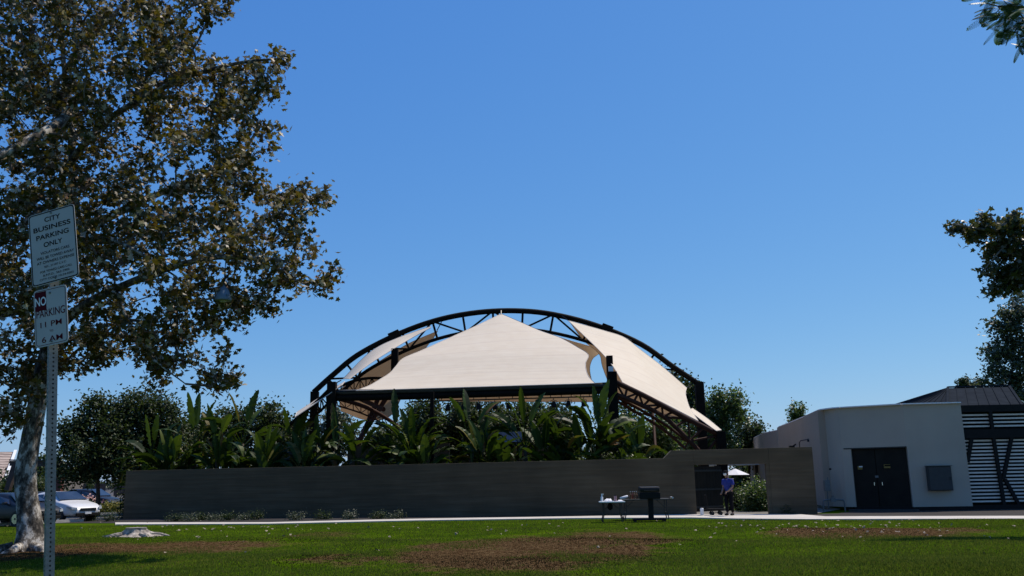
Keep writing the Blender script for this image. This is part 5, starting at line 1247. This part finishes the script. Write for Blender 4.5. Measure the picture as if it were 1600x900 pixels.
# ================================================================== CARS
def car(name, label, loc, rz, paint, L_=4.6, Wd=1.82, H=1.43, suv=False):
    t = empty(name, loc, label, 'car', rz=rz)
    # profile stations along x (front at +x): x, sill z, shoulder z, roof z, half width
    hw = Wd/2; F_ = L_/2
    st = [(-F_, .42, .72, .74, .70), (-F_+.08, .30, .92, .98, .88), (-F_+.35, .24, .98, 1.03, .97), (-F_+.75, .22, .98, 1.06, 1), (-F_+1.25, .2, .97, H-.04, 1), (-F_+1.9, .2, .96, H, 1), (-.05, .2, .95, H, 1), (.35, .2, .94, H-.05, 1), (.75, .2, .93, H-.24, 1), (1.12, .2, .92, .99, 1), (1.35, .2, .89, .94, .99), (F_-.5, .22, .82, .87, .96), (F_-.22, .24, .72, .76, .88), (F_-.06, .28, .60, .62, .74), (F_, .36, .50, .52, .62)]
    mb = MB(); glass = MB(); n = 0
    rows_ = []
    for x, zs, zh, zr, f in st:
        w = hw*f; wr = w*.72 if zr > zh+.2 else w*.88
        rows_.append([(x, -w*.93, zs), (x, -w, zs+.16), (x, -w, (zs+zh)/2+.05), (x, -w*.965, zh), (x, -wr, zr-.05 if zr > zh+.2 else zh+(zr-zh)*.6), (x, -wr*.75, zr), (x, 0, zr+.02),
                      (x, wr*.75, zr), (x, wr, zr-.05 if zr > zh+.2 else zh+(zr-zh)*.6), (x, w*.965, zh), (x, w, (zs+zh)/2+.05), (x, w, zs+.16), (x, w*.93, zs)])
    k = len(rows_[0]); mb.add([p for rw in rows_ for p in rw], [(i*k+j, i*k+j+1, (i+1)*k+j+1, (i+1)*k+j) for i in range(len(st)-1) for j in range(k-1)]+[tuple(range(k)), tuple(reversed(range((len(st)-1)*k, len(st)*k)))]+[(i*k, (i+1)*k, (i+1)*k+k-1, i*k+k-1) for i in range(len(st)-1)])
    b = mb.build('body', paint, t, smooth=True, world=False); 
    sb = b.modifiers.new('s', 'SUBSURF'); sb.levels = 1; sb.render_levels = 2
    def lerp3(a, b_, f): return Vector(a).lerp(Vector(b_), f)
    # side windows and windscreens set just proud of the body
    for sgn in (-1, 1):
        def pt(x, f, out=.022):
            i = max(j for j in range(len(st)-1) if st[j][0] <= x+1e-6); g_ = (x-st[i][0])/(st[i+1][0]-st[i][0]); jj = (3, 4) if sgn < 0 else (9, 8)
            lo = lerp3(rows_[i][jj[0]], rows_[i+1][jj[0]], g_); hi = lerp3(rows_[i][jj[1]], rows_[i+1][jj[1]], g_); p = lo.lerp(hi, f); return p+Vector((0, sgn*out, 0))
        for xs_ in ((-F_+1.05, -F_+1.3, -.2), (-.12, .4, .86)):
            a, m_, c_ = xs_
            poly = [pt(a, .12), pt(c_, .12), pt(c_ if c_ < 0 else .62, .84 if c_ < 0 else .8), pt(a+.25 if a < -.5 else a, .84)]
            MB().prism(poly, (0, -sgn*.012, 0)).build('window', MT['glass'], t, world=False)
        mb2 = MB().box(.62, .78, sgn*hw*.98 if sgn > 0 else -hw-.16, (hw+.16) if sgn > 0 else -hw*.98, .93, 1.05); mb2.build('mirror', paint, t, bevel=.03, world=False)
        MB().prism([(F_-.42, sgn*hw*.955, .66), (F_-.13, sgn*hw*.86, .58), (F_-.03, sgn*hw*.60, .57), (F_-.05, sgn*hw*.60, .66), (F_-.16, sgn*hw*.86, .69), (F_-.42, sgn*hw*.955, .74)], (.03, sgn*.02, .01)).build('headlight', MT['lampglass'], t, world=False)
        for xw in (-F_+.85, F_-.92):
            cyl = MB(); pts = [(xw, sgn*(hw-.2), .32), (xw, sgn*(hw+.012), .32)]
            wh = MB().tube(pts, .325, 22).build('wheel', MT['rubber'], t, world=False)
            MB().tube([(xw, sgn*(hw+.013), .32), (xw, sgn*(hw+.022), .32)], .21, 18).build('rim', MT['chrome'], wh, world=False)
            for a in range(5):
                d_ = Vector((math.cos(a*2*PI/5), 0, math.sin(a*2*PI/5))); 
            MB().tube([(xw, sgn*(hw+.022), .32), (xw, sgn*(hw+.03), .32)], .05, 10).build('hub_cap', MT['blackmetal'], wh, world=False)
    wsp = [(1.10, -hw*.80, 1.03), (1.10, hw*.80, 1.03), (.40, hw*.60, H-.03), (.40, -hw*.60, H-.03)]
    MB().prism(wsp, (.035, 0, .03)).build('windscreen', MT['glass'], t, world=False)
    rws = [(-F_+.78, -hw*.78, 1.11), (-F_+.78, hw*.78, 1.11), (-F_+1.22, hw*.58, H-.02), (-F_+1.22, -hw*.58, H-.02)]
    MB().prism(rws, (-.03, 0, .03)).build('rear_window', MT['glass'], t, world=False)
    gr_ = MB().box(F_-.03, F_+.02, -.42, .42, .50, .64).build('grille', MT['blackmetal'], t, bevel=.01, world=False)
    for z in (.53, .57, .61): MB().box(F_+.021, F_+.035, -.4, .4, z-.008, z+.008).build('chrome_bar', MT['chrome'], gr_, world=False)
    MB().box(F_-.06, F_+.015, -.62, .62, .27, .42).build('lower_grille', MT['black'], t, bevel=.02, world=False)
    MB().box(F_+.016, F_+.03, -.17, .17, .36, .46).build('number_plate', MT['white'], t, world=False)
    return t
g1 = gx(62, 41.6); car('parked_car', 'dark blue black car with chrome grille, parked half behind the sycamore trunk', (g1.x-1.15, 41.4, .0), R(-24), MT['carblack'])
g2 = gx(100, 45.5); car('parked_car', 'white car parked beyond the dark car, bonnet towards the wall end', (g2.x-.35, 45.6, .0), R(-30), MT['carwhite'])
g3 = gx(128, 62); car('parked_car', 'far black car in the shade beneath the round dark tree', (g3.x, 63, 0), R(-10), MT['carblack'], H=1.5)

# ================================================================== FAR BUILDINGS LEFT
def left_house():
    Y = 66; a = P(-60, 760, Y); c = P(28, 712, Y)
    t = empty('shingle_house', gx(-20, Y), 'house with sloping brown shingle roof at the left edge behind the trees', 'building')
    e0, e1 = P(-90, 706, Y), P(24, 706, Y+5); lo0, lo1 = P(-110, 752, Y-4), P(8, 752, Y-4)
    MB().prism([lo0, lo1, e1, e0], (0, 0, -.15)).build('roof', MT['shingle'], t)
    MB().box(lo0.x, lo1.x-.3, Y-3, Y+8, 0, lo0.z-.1).build('wall', MT['darkstucco'], t)
    MB().bar(lo1+Vector((0, 0, .1)), e1+Vector((0, 0, .1)), .2, .12).build('verge_board', MT['white'], t)
    # dark timber pergola to its right
    t = empty('timber_pergola', gx(60, 58), 'dark timber pergola frame between the house and the round tree', 'pergola')
    b0, b1 = P(17, 724, 58), P(96, 725, 58)
    MB().bar(b0, b1, .3, .32).build('beam', MT['darkwood2'], t)
    MB().bar(b0+Vector((0, .0, .21)), b1+Vector((0, 0, .21)), .5, .07).build('fascia', MT['grey'], t)
    p = P(94, 724, 58); MB().box(p.x-.25, p.x+.25, 57.8, 58.2, 0, p.z-.17).build('post', MT['redbrick'], t)
    p = P(20, 724, 58); MB().bar(P(12, 766, 58), P(24, 727, 58), .35, .3).build('brace', MT['darkwood2'], t)
    # dark low house behind the cars
    g0 = gx(130, 74); t = empty('low_house', g0, 'low dark roofed house far behind the white car', 'building')
    x0, x1 = P(96, 780, 74).x, P(196, 780, 74).x; ze = zat(130, 783, 74); zr = zat(130, 764, 78)
    MB().prism([(x0, 73.4, ze), (x1, 73.4, ze), (x1-1, 79, zr), (x0+1, 79, zr)], (0, 0, -.12)).build('roof', MT['darkroof'], t)
    MB().box(x0+.4, x1-.4, 74, 82, 0, ze-.05).build('wall', MT['darkstucco'], t)
    for k in range(3):
        xx = x0+1+k*1.6; MB().box(xx, xx+.9, 73.93, 73.99, .9, 1.9).build('window', MT['glass'], t)
MT['shingle'] = mat('shingle', (.30, .24, .20), .9, 0, .3, 1.5, .6, 8)
def shingle_rows():
    m = MT['shingle']; t = m.node_tree; b = t.nodes['Principled BSDF']; tc = N(t, 'ShaderNodeTexCoord'); wv = N(t, 'ShaderNodeTexWave', bands_direction='Z'); wv.inputs['Scale'].default_value = 1.5; wv.inputs['Distortion'].default_value = 1.2
    t.links.new(tc.outputs['Object'], wv.inputs[0]); mx = N(t, 'ShaderNodeMix', data_type='RGBA', blend_type='MULTIPLY'); mx.inputs[0].default_value = 1
    src = b.inputs['Base Color'].links[0].from_socket; t.links.new(src, mx.inputs[6]); t.links.new(ramp(t, wv.outputs[0], [(.2, (.55, .5, .5)), (.5, (1.1, 1.1, 1.1))]), mx.inputs[7]); t.links.new(mx.outputs[2], b.inputs['Base Color'])
shingle_rows()
MT['darkstucco'] = mat('dark_stucco', (.16, .14, .12), .9)
MT['darkroof'] = mat('dark_roof', (.07, .068, .072), .85, 0, .2, 4)
MT['darkwood2'] = mat('dark_timber', (.05, .035, .028), .8, 0, .3, 3)
left_house()
def umbrella():
    p = P(1150, 730, 58); g0 = gx(1152, 58); t = empty('patio_umbrella', g0, 'white patio umbrella in the sun far behind the doorway', 'umbrella')
    z = zat(1150, 742, 58); zt = zat(1150, 732, 58); mb = MB()
    mb.v = [Vector((g0.x, 58, zt))]+[Vector((g0.x+math.cos(a*PI/4)*.9, 58+math.sin(a*PI/4)*.9, z)) for a in range(8)]; mb.f = [(0, i+1, (i+1) % 8+1) for i in range(8)]
    mb.build('canopy', MT['cloth'], t); MB().tube([(g0.x, 58, 0), (g0.x, 58, zt)], .03, 6).build('pole', MT['blackmetal'], t)
    g0 = gx(1160, 70); t = empty('pale_pavilion', g0, 'sunlit pale pavilion roof far beyond the doorway', 'building'); zz = zat(1160, 722, 70)
    MB().box(g0.x-2.4, g0.x+1.2, 68, 72, zz-.25, zz+.1).build('roof', MT['white'], t)
    for sx in (-2.1, 1.0): MB().box(g0.x+sx-.1, g0.x+sx+.1, 69, 69.2, 0, zz-.25).build('post', MT['darkwood2'], t)
umbrella()

# ================================================================== TABLES AND THINGS ON THEM
def folding_table(label, x0, x1, y0, y1, z, top, wish=True):
    t = empty('folding_table', ((x0+x1)/2, (y0+y1)/2, 0), label, 'table')
    MB().box(x0, x1, y0, y1, z-.045, z).build('tabletop', top, t, bevel=.012)
    for sx, xx in ((1, x0+.14), (-1, x1-.14)):
        for yy in (y0+.08, y1-.08):
            MB().tube([(xx, yy, z-.05), (xx+sx*.02, yy, .35), (xx-sx*.05, yy, .08), (xx-sx*.02, yy, 0)], .021, 6).build('leg', MT['blackmetal'], t)
            
        MB().tube([(xx, y0+.08, .3), (xx, y1-.08, .3)], .012, 6).build('cross_bar', MT['blackmetal'], t)
        MB().tube([(xx, (y0+y1)/2, .42), (xx+sx*.34, (y0+y1)/2, z-.05)], .014, 6).build('brace', MT['blackmetal'], t)
    return t
Y1 = G(955, 816.5).y; xa, xb = P(937, 783, Y1).x, P(973, 783, Y1).x
ZT = .76
T1 = folding_table('small white topped folding table with bottle and cloths, left of the black grill', xa, xb+.08, Y1-.1, Y1+.5, ZT, MT['white'])
Y2 = G(1018, 815).y+1.3; xc, xd = P(972, 780, Y2).x, P(1047, 780, Y2).x
T2 = folding_table('long dark folding table behind the black grill, in front of the wall', xc, xd, Y2-.1, Y2+.6, ZT+.03, MT['grey'])
def on_tables():
    p = Vector((P(941, 781, Y1).x, Y1+.15, ZT)); t = empty('spray_bottle', p, 'white spray bottle standing at the left end of the small table', 'bottle')
    MB().lathe([(.045, 0), (.048, .02), (.048, .15), (.02, .2), (.018, .24)], 12, p).build('bottle', MT['white'], t, smooth=True)
    MB().box(p.x-.02, p.x+.07, p.y-.015, p.y+.015, p.z+.24, p.z+.28).box(p.x+.03, p.x+.04, p.y-.008, p.y+.008, p.z+.17, p.z+.235).build('trigger', MT['white'], t)
    # crumpled cloth
    def cloth(x0, x1, lab, h, seed, name='folded_cloth'):
        r = np.random.default_rng(seed); n = 14; c = Vector(((x0+x1)/2, Y1+.22, ZT)); t = empty(name, c, lab, 'cloth'); mb = MB(); g_ = r.random((n, n))
        for j in range(n):
            for i in range(n):
                u, v = i/(n-1), j/(n-1); e = min(u, 1-u, v, 1-v)*5; mb.v.append(Vector((x0+(x1-x0)*u, Y1+.02+.4*v, ZT+.004+min(1, e)*h*(.35+.65*g_[i, j]*abs(math.sin(u*7+v*3))))))
        mb.f = [(j*n+i, j*n+i+1, (j+1)*n+i+1, (j+1)*n+i) for j in range(n-1) for i in range(n-1)]
        o = mb.build('sheet', MT['cloth'], t, smooth=True); s_ = o.modifiers.new('s', 'SOLIDIFY'); s_.thickness = .006; return t
    cloth(P(944, 780, Y1).x, P(958, 780, Y1).x, 'crumpled white cloth beside the spray bottle', .11, 1)
    cloth(P(966, 780, Y1).x, P(974, 780, Y1).x, 'flat white cloth right of the pink canister', .05, 2)
    p = Vector((P(962, 781, Y1).x, Y1+.1, ZT)); t = empty('canister', p, 'pinkish grey canister between the two white cloths', 'canister')
    MB().lathe([(.05, 0), (.05, .19), (.045, .2)], 14, p).build('can', MT['pinkcan'], t); MB().lathe([(.052, .2), (.052, .225)], 14, p).build('lid', MT['black'], t)
    p = Vector((P(977, 778, Y2-.3).x, Y2, ZT+.03)); t = empty('rolled_towel', p, 'white rolled towel leaning on the left end of the long table', 'towel')
    MB().tube([p+Vector((-.16, 0, .04)), p+Vector((-.02, .02, .07)), p+Vector((.14, .03, .12))], [.045, .055, .04], 10, wob=.06).build('roll', MT['cloth'], t, smooth=True)
    # caddy with brown bottles
    p = Vector((P(991, 778, Y2).x, Y2+.2, ZT+.03)); t = empty('bottle_caddy', p, 'open caddy with brown sauce bottles left of the black grill box', 'caddy')
    MB().box(p.x-.17, p.x+.17, p.y-.12, p.y+.12, p.z, p.z+.02).box(p.x-.17, p.x-.155, p.y-.12, p.y+.12, p.z, p.z+.16).box(p.x+.155, p.x+.17, p.y-.12, p.y+.12, p.z, p.z+.16).build('tray', MT['wood'], t)
    for k in range(4):
        q = p+Vector((-.115+.077*k, -.03*(k % 2), .021)); o_ = empty('sauce_bottle', q, ['brown sauce bottle leftmost in the caddy', 'red brown sauce bottle second in the caddy', 'brown sauce bottle third in the caddy', 'brown sauce bottle rightmost in the caddy'][k], 'bottle', 'sauce bottles in the caddy')
        MB().lathe([(.03, 0), (.032, .15), (.014, .2), (.012, .25)], 10, q).build('glass', [MT['wood'], MT['redbottle'], MT['wood'], MT['wood']][k], o_); MB().lathe([(.015, .25), (.015, .275)], 8, q).build('cap', MT['white'], o_)
    # pedestal grill
    Yg = G(1018, 815).y; p = Vector((P(1018, 812, Yg).x, Yg, 0)); t = empty('barbecue_grill', p, 'black box grill on a pedestal cart with castors, in front of the long table', 'grill')
    zb = .86; hw = .37
    MB().box(p.x-.68, p.x+.52, p.y-.3, p.y+.3, .07, .12).build('base_shelf', MT['black'], t, bevel=.015)
    MB().box(p.x-.10, p.x+.08, p.y-.12, p.y+.12, .12, zb-.04).build('pedestal', MT['black'], t, bevel=.01)
    MB().box(p.x-.44, p.x+.34, p.y-.27, p.y+.27, zb-.04, zb+.2).build('firebox', MT['black'], t, bevel=.03)
    pr = [(p.x-.42, p.y-.26, zb+.215), (p.x-.42, p.y-.27, zb+.32), (p.x-.42, p.y-.24, zb+.40), (p.x-.42, p.y+.24, zb+.41), (p.x-.42, p.y+.27, zb+.32), (p.x-.42, p.y+.27, zb+.215)]
    lid = MB().prism(pr, (.74, 0, 0)).build('lid', MT['blackgloss'], t, bevel=.03)
    MB().tube([(p.x-.25, p.y-.28, zb+.27), (p.x-.25, p.y-.33, zb+.27), (p.x+.18, p.y-.33, zb+.27), (p.x+.18, p.y-.28, zb+.27)], .012, 6).build('handle', MT['blackmetal'], lid)
    MB().box(p.x+.35, p.x+.78, p.y-.24, p.y+.24, zb-.02, zb+.01).build('side_shelf', MT['black'], t, bevel=.01)
    MB().tube([(p.x+.79, p.y-.2, zb-.01), (p.x+.79, p.y+.2, zb-.01)], .035, 8).build('shelf_end', MT['white'], t)
    for sx in (-.62, .46):
        for sy in (-.24, .24):
            MB().tube([(p.x+sx, p.y+sy-.018, .04), (p.x+sx, p.y+sy+.018, .04)], .04, 12).build('castor', MT['rubber'], t)
    p2 = Vector((P(955, 805, Y1).x, Y1+.25, 0)); t = empty('table_bag', (p2.x, p2.y, .45), 'small black bag hanging under the white topped table', 'bag'); MB().lathe([(.03, 0), (.09, .05), (.1, .16), (.05, .26), (.02, .27)], 10, (p2.x, p2.y, .44)).build('pouch', MT['darkcloth'], t, smooth=True)
MT['pinkcan'] = mat('pink_can', (.35, .20, .22), .5); MT['redbottle'] = mat('red_bottle', (.22, .04, .02), .3); MT['blackgloss'] = mat('black_enamel', (.008, .008, .008), .5, spec=.3)
on_tables()

# ================================================================== PERSON
def skin_obj(name, joints, edges, m, parent, sub=2, root=0):
    me = bpy.data.meshes.new(name); off = origin_of(parent)
    me.from_pydata([tuple(Vector(j[0])-off) for j in joints], edges, []); o = bpy.data.objects.new(name, me); link(o, parent)
    me.materials.append(m); mo = o.modifiers.new('skin', 'SKIN'); mo.use_smooth_shade = True
    sv = me.skin_vertices[0].data if me.skin_vertices else None
    if sv is None:
        bm = bmesh.new(); bm.from_mesh(me); bm.verts.layers.skin.verify(); bm.to_mesh(me); bm.free(); sv = me.skin_vertices[0].data
    for i, j in enumerate(joints):
        rr = j[1] if hasattr(j[1], '__len__') else (j[1], j[1]); sv[i].radius = rr; sv[i].use_root = (i == root)
    s_ = o.modifiers.new('sub', 'SUBSURF'); s_.levels = 1; s_.render_levels = sub
    return o
def person():
    Yp = G(1141, 807.5).y; f = P(1141, 806, Yp); b = Vector((f.x, Yp, .05))
    t = empty('person', b, 'man in blue shirt, dark trousers, cap and white face mask standing in the doorway', 'person')
    def q(x, y, z): return b+Vector((x, y, z))
    # body (x right in picture, -y towards the camera); torso leaning slightly, head turned to the camera left
    J = [(q(0, 0, .93), (.15, .11)), (q(0, 0, 1.12), (.145, .10)), (q(-.01, -.01, 1.32), (.17, .11)), (q(-.02, -.02, 1.43), (.09, .07)), (q(-.03, -.03, 1.50), (.052, .052)), (q(-.04, -.05, 1.58), (.075, .085)), (q(-.045, -.055, 1.68), (.082, .098)), (q(-.045, -.05, 1.74), (.05, .06)),
         (q(.19, -.01, 1.39), .062), (q(.235, -.03, 1.14), .048), (q(.16, -.24, .98), .036), (q(.13, -.32, .94), .028),
         (q(-.21, -.01, 1.38), .062), (q(-.25, .03, 1.12), .048), (q(-.19, -.16, .96), .036), (q(-.17, -.23, .91), .028),
         (q(.10, 0, .86), .088), (q(.12, -.05, .48), .06), (q(.14, .0, .10), .042), (q(.15, -.13, .045), .038),
         (q(-.10, 0, .86), .088), (q(-.07, -.12, .50), .06), (q(-.04, -.10, .10), .042), (q(-.05, -.24, .045), .038)]
    E = [(0, 1), (1, 2), (2, 3), (3, 4), (4, 5), (5, 6), (6, 7), (2, 8), (8, 9), (9, 10), (10, 11), (2, 12), (12, 13), (13, 14), (14, 15), (0, 16), (16, 17), (17, 18), (18, 19), (0, 20), (20, 21), (21, 22), (22, 23)]
    o = skin_obj('body', J, E, MT['skin'], t)
    for hb, s_ in ((q(.13, -.32, .94), 1), (q(-.17, -.23, .91), -1)):
        jj = [(hb, .026)]; ee = []
        for k in range(4):
            a0 = hb+Vector(((k-1.5)*.021, -.055, -.035)); i0 = len(jj); jj += [(a0, .0095), (a0+Vector((0, -.022, -.03)), .009), (a0+Vector((0, -.008, -.052)), .0075)]; ee += [(0, i0), (i0, i0+1), (i0+1, i0+2)]
        i0 = len(jj); jj += [(hb+Vector((-s_*.035, -.02, -.02)), .011), (hb+Vector((-s_*.042, -.05, -.045)), .009)]; ee += [(0, i0), (i0, i0+1)]
        skin_obj('hand', jj, ee, MT['skin'], o, 1)
    # shirt: torso and sleeves
    JS = [(q(0, 0, .90), (.18, .135)), (q(0, 0, 1.10), (.175, .13)), (q(-.01, -.01, 1.30), (.195, .132)), (q(-.02, -.015, 1.42), (.125, .095)), (q(-.027, -.025, 1.465), (.07, .065)), (q(.2, -.01, 1.385), .082), (q(.238, -.025, 1.17), .074), (q(-.22, -.01, 1.375), .082), (q(-.252, .022, 1.17), .074)]
    skin_obj('shirt', JS, [(0, 1), (1, 2), (2, 3), (3, 4), (2, 5), (5, 6), (2, 7), (7, 8)], MT['blue'], t)
    JT = [(q(0, 0, .95), (.165, .125)), (q(.10, 0, .85), .108), (q(.12, -.05, .48), .078), (q(.14, 0, .12), .064), (q(-.10, 0, .85), .108), (q(-.07, -.12, .50), .078), (q(-.04, -.10, .12), .064)]
    skin_obj('trousers', JT, [(0, 1), (1, 2), (2, 3), (0, 4), (4, 5), (5, 6)], MT['darkcloth'], t)
    for x, y in ((.145, .0), (-.045, -.11)):
        skin_obj('shoe', [(q(x, y+.05, .055), (.048, .05)), (q(x, y-.08, .05), (.052, .045)), (q(x, y-.17, .04), (.045, .034))], [(0, 1), (1, 2)], MT['black'], t)
    hc = q(-.045, -.055, 1.66)
    def shell(name, m, r0, zc0, zc1, a0, a1, sx=1.0, parent=t):
        mb = MB(); n = 14; k = 6
        for j in range(k+1):
            z = zc0+(zc1-zc0)*j/k
            for i in range(n+1):
                a = a0+(a1-a0)*i/n; rr = r0*math.sqrt(max(.02, 1-(z/.13)**2)); mb.v.append(hc+Vector((math.cos(a)*rr*.86, math.sin(a)*rr*1.04, z)))
        mb.f = [(j*(n+1)+i, j*(n+1)+i+1, (j+1)*(n+1)+i+1, (j+1)*(n+1)+i) for j in range(k) for i in range(n)]
        ob = mb.build(name, m, parent, smooth=True); s_ = ob.modifiers.new('s', 'SOLIDIFY'); s_.thickness = .006; return ob
    shell('hair', MT['hair'], .108, -.06, .10, R(-20), R(200))
    shell('face_mask', MT['cloth'], .112, -.085, .005, R(205), R(325))
    cap = shell('cap', MT['darkcloth'], .116, .045, .125, 0, 2*PI)
    MB().prism([hc+Vector((-.09, -.07, .05)), hc+Vector((-.07, -.19, .04)), hc+Vector((.02, -.20, .04)), hc+Vector((.07, -.09, .05))], (0, 0, .008)).build('brim', MT['darkcloth'], cap)
    for sx in (-.032, .03): MB().lathe([(.001, -.008), (.010, 0), (.001, .008)], 8, hc+Vector((sx, -.098, .024))).build('eye', MT['black'], o)
    MB().lathe([(.002, -.03), (.012, -.01), (.015, .012), (.002, .03)], 8, hc+Vector((.098, .0, .0))).build('ear', MT['skin'], o)
    MB().lathe([(.002, -.03), (.012, -.01), (.015, .012), (.002, .03)], 8, hc+Vector((-.098, .0, .0))).build('ear', MT['skin'], o)
    return t
pt_ = person(); pt_.rotation_euler = (0, 0, R(-48))
def dolly():
    Yd = G(1118, 807).y+.4; p = Vector((P(1120, 805, Yd).x, Yd, .05)); t = empty('platform_dolly', p, 'low black platform dolly on the path beside the person', 'dolly')
    MB().box(p.x-.42, p.x+.3, p.y-.25, p.y+.25, .25, .31).build('platform', MT['black'], t, bevel=.01)
    for sx in (-.2, .14):
        for sy in (-.18, .18):
            w_ = MB().tube([(p.x+sx, p.y+sy-.02, .12), (p.x+sx, p.y+sy+.02, .12)], .07, 12).build('wheel', MT['rubber'], t)
            MB().box(p.x+sx-.02, p.x+sx+.02, p.y+sy-.03, p.y+sy+.03, .12, .248).build('fork', MT['blackmetal'], w_)
    MB().tube([(p.x-.40, p.y-.2, .31), (p.x-.42, p.y-.2, .85), (p.x-.42, p.y+.2, .85), (p.x-.40, p.y+.2, .31)], .016, 6).build('push_handle', MT['black'], t)
    q = Vector((p.x-.62, p.y-.1, .05)); o = MB().lathe([(.07, 0), (.075, .26), (.06, .28)], 12, q).build('paint_bucket', MT['white']); tag(o, 'small white tub on the path left of the low dolly', 'tub')
dolly()

# ================================================================== LEAF LITTER ON THE LAWN
def litter():
    r = np.random.default_rng(77); protos = []
    for k in range(5):
        V, F_ = STAR; mb = MB(); Vc = V.copy(); Vc[:, 2] = Vc[:, 2]*(1.2+r.random())+.12*np.sin(Vc[:, 0]*4+k); Vc[:, 2] -= Vc[:, 2].min()
        me = bpy.data.meshes.new('fallen_leaf'); me.from_pydata([tuple(v) for v in Vc], [], [tuple(int(i) for i in f) for f in F_]); me.materials.append(MT['litter']); protos.append(me)
    n = 0
    while n < 215:
        if n < 90: px = r.uniform(150, 1600); py = 814+abs(r.normal())*22
        elif n < 175: px = r.normal(1280, 130); py = 815+abs(r.normal())*12
        else: px = r.normal(330, 120); py = 822+abs(r.normal())*8
        if not (0 < px < 1600 and 813.5+2*(px < 700)*2 < py < 899): continue
        g_ = G(px, py); o = bpy.data.objects.new('fallen_leaf', protos[n % 5]); C.objects.link(o)
        s_ = r.uniform(.045, .10); o.location = (g_.x, g_.y, float(gz(g_.x, g_.y))+.035); o.scale = (s_, s_, s_); o.rotation_euler = (r.normal()*.3, r.normal()*.3, r.uniform(0, 6.28))
        tag(o, 'pale dry fallen leaf lying on the lawn', 'leaf', 'fallen leaves scattered on the lawn'); n += 1
litter()
